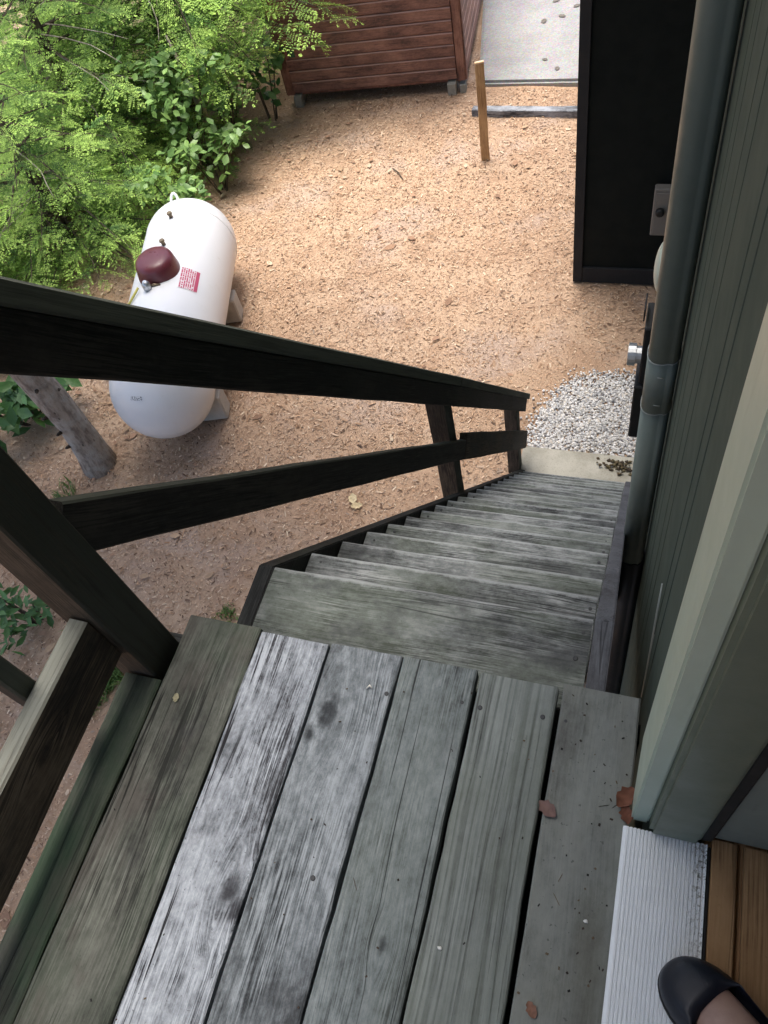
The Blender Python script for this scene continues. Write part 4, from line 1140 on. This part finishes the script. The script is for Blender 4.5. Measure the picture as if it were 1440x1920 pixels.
# dirt clump by the pad
NCL = 70
cvv = []
for i in range(NCL):
    g_ = rnd.uniform(.3, 1.0)
    cvv.append(ICOV*np.array([.020, .016, .012])*g_*rng.uniform(.6, 1.4, (len(ICOV), 1)) + np.array([-.03 + rnd.gauss(0, .050), 3.13 + rnd.gauss(0, .026), .035 + max(0, rnd.gauss(.008, .01))]))
ccl = np.repeat(np.array([(.12, .09, .055), (.07, .055, .04), (.17, .14, .08)])[rng.choice(3, NCL)], len(ICOV), 0)
o = mobj('dirt_clump', pyd('dirt_clump', np.concatenate(cvv), np.concatenate([ICOF + i*len(ICOV) for i in range(NCL)]), False, ccl), stone_mat, None, Matrix.Translation((0, 0, G)))
tag(o, 'clump of dark dirt on the pad by the downpipe', 'dirt')
for q, (x, y, sz, lb) in enumerate([(-1.62, 9.62, .09, 'dark leaf on the slab nearest the shed corner'), (-1.42, 9.72, .08, 'dark leaf beside the shed end of the slab'), (-1.55, 10.1, .08, 'dark leaf farthest out on the slab'), (-1.30, 8.55, .07, 'dark leaf near the front edge of the slab'), (-1.47, 8.75, .06, 'faint leaf in the middle of the slab front'), (-1.28, 9.95, .08, 'dark leaf near the bay side of the slab')]):
    dead('slab_leaf', x, y, G + .058, sz*1.15, q*1.1, (.20, .18, .155), lb, .2, 'dark leaves on the driveway slab', 60 + q)

# ================================================================== PERSON (foot in the doorway)
per = empty('person', (.30, -.46, .014), 'foot in a navy slip-on flat stepping over the threshold', 'person')
ax = Vector((.80, -.60, 0)).normalized(); sdv = Vector((ax.y, -ax.x, 0)) * -1
toe = Vector((.203, -.385, .0175))
def fp(t, s_, z): return toe + ax*t + sdv*s_ + Vector((0, 0, z))
def ring_foot(t, w_, h_, zc, n=24, sh=0.0):
    return [fp(t, sh + w_*math.cos(2*math.pi*q/n), max(0.0, zc + h_*math.sin(2*math.pi*q/n))) for q in range(n)]
leg_r = [ring_foot(.035, .030, .014, .022), ring_foot(.07, .038, .020, .028), ring_foot(.11, .037, .028, .036), ring_foot(.145, .034, .037, .044), ring_foot(.175, .033, .046, .055)]
def leg_ring(z, c, rx, ry, n=24): return [toe + ax*(c) + ax*(-rx*math.sin(2*math.pi*q/n)) + sdv*(ry*math.cos(2*math.pi*q/n)) + Vector((0, 0, z)) for q in range(n)]
leg_r += [[(a*.5 + b*.5) for a, b in zip(ring_foot(.185, .033, .05, .06), leg_ring(.10, .19, .045, .034))], leg_ring(.125, .198, .042, .034), leg_ring(.17, .202, .038, .034), leg_ring(.24, .206, .044, .041), leg_ring(.32, .21, .053, .049), leg_ring(.40, .208, .051, .049), leg_ring(.47, .20, .052, .050)]
body = mobj('body', loft_me('body', leg_r), skin, per)
# shoe: sole slab and upper with an open vamp
def half_w(t):
    tl = .235; u = t/tl
    f = math.sqrt(max(0.0, 1 - (1 - t/.072)**2))**.9 if t < .072 else 1.0
    return .049*f*(1 - .24*max(0, (u - .35)/.65)) * (1 if u < .9 else math.sqrt(max(.05, 1 - ((u-.9)/.13)**2)))
sole_r, up_r = [], []
for t in [.0002, .0012, .003, .006, .010, .016, .024, .034, .046, .06, .074, .084, .094, .11, .14, .17, .20, .222, .233]:
    hw = max(.004, half_w(t)); sh = .006*math.sin(t*13)
    sole_r.append([fp(t, sh + hw*1.03*c, z) for c, z in ((-1, .0), (1, .0), (1.02, .006), (1.0, .011), (-1.0, .011), (-1.02, .006))])
    top = .012 + .046*min(1, t/.072)**.42
    n = 20; ring = []
    opened = t > .072
    for q in range(n):
        a = math.pi*q/(n-1)
        c, s_ = math.cos(a), math.sin(a)
        if opened:
            # wall profile: up the outside, over the rim, down the inside
            u = q/(n-1); side = 1 if u < .5 else -1; v_ = u*2 if u < .5 else (1-u)*2
            rim = min(.052, .030 + .0*t) + (t-.074)*.10 + .018*math.exp(-(t-.074)*60)
            k = min(1, v_/.45); inn = max(0, (v_-.55)/.45)
            cc = side*(1 - .10*k - .10*inn*0 - (.06*inn)); zz = .010 + rim*(k if v_ < .5 else 1 - .8*inn)
            ring.append(fp(t, sh + hw*cc, zz))
        else:
            ring.append(fp(t, sh + hw*math.copysign(abs(c)**.75, c), .010 + (top-.010)*s_**.7))
    up_r.append(ring)
shoe = mobj('shoe', loft_me('shoe', up_r, True, False), shoe_mat, per)
mobj('sole', loft_me('sole', sole_r, False), sole_mat, shoe)
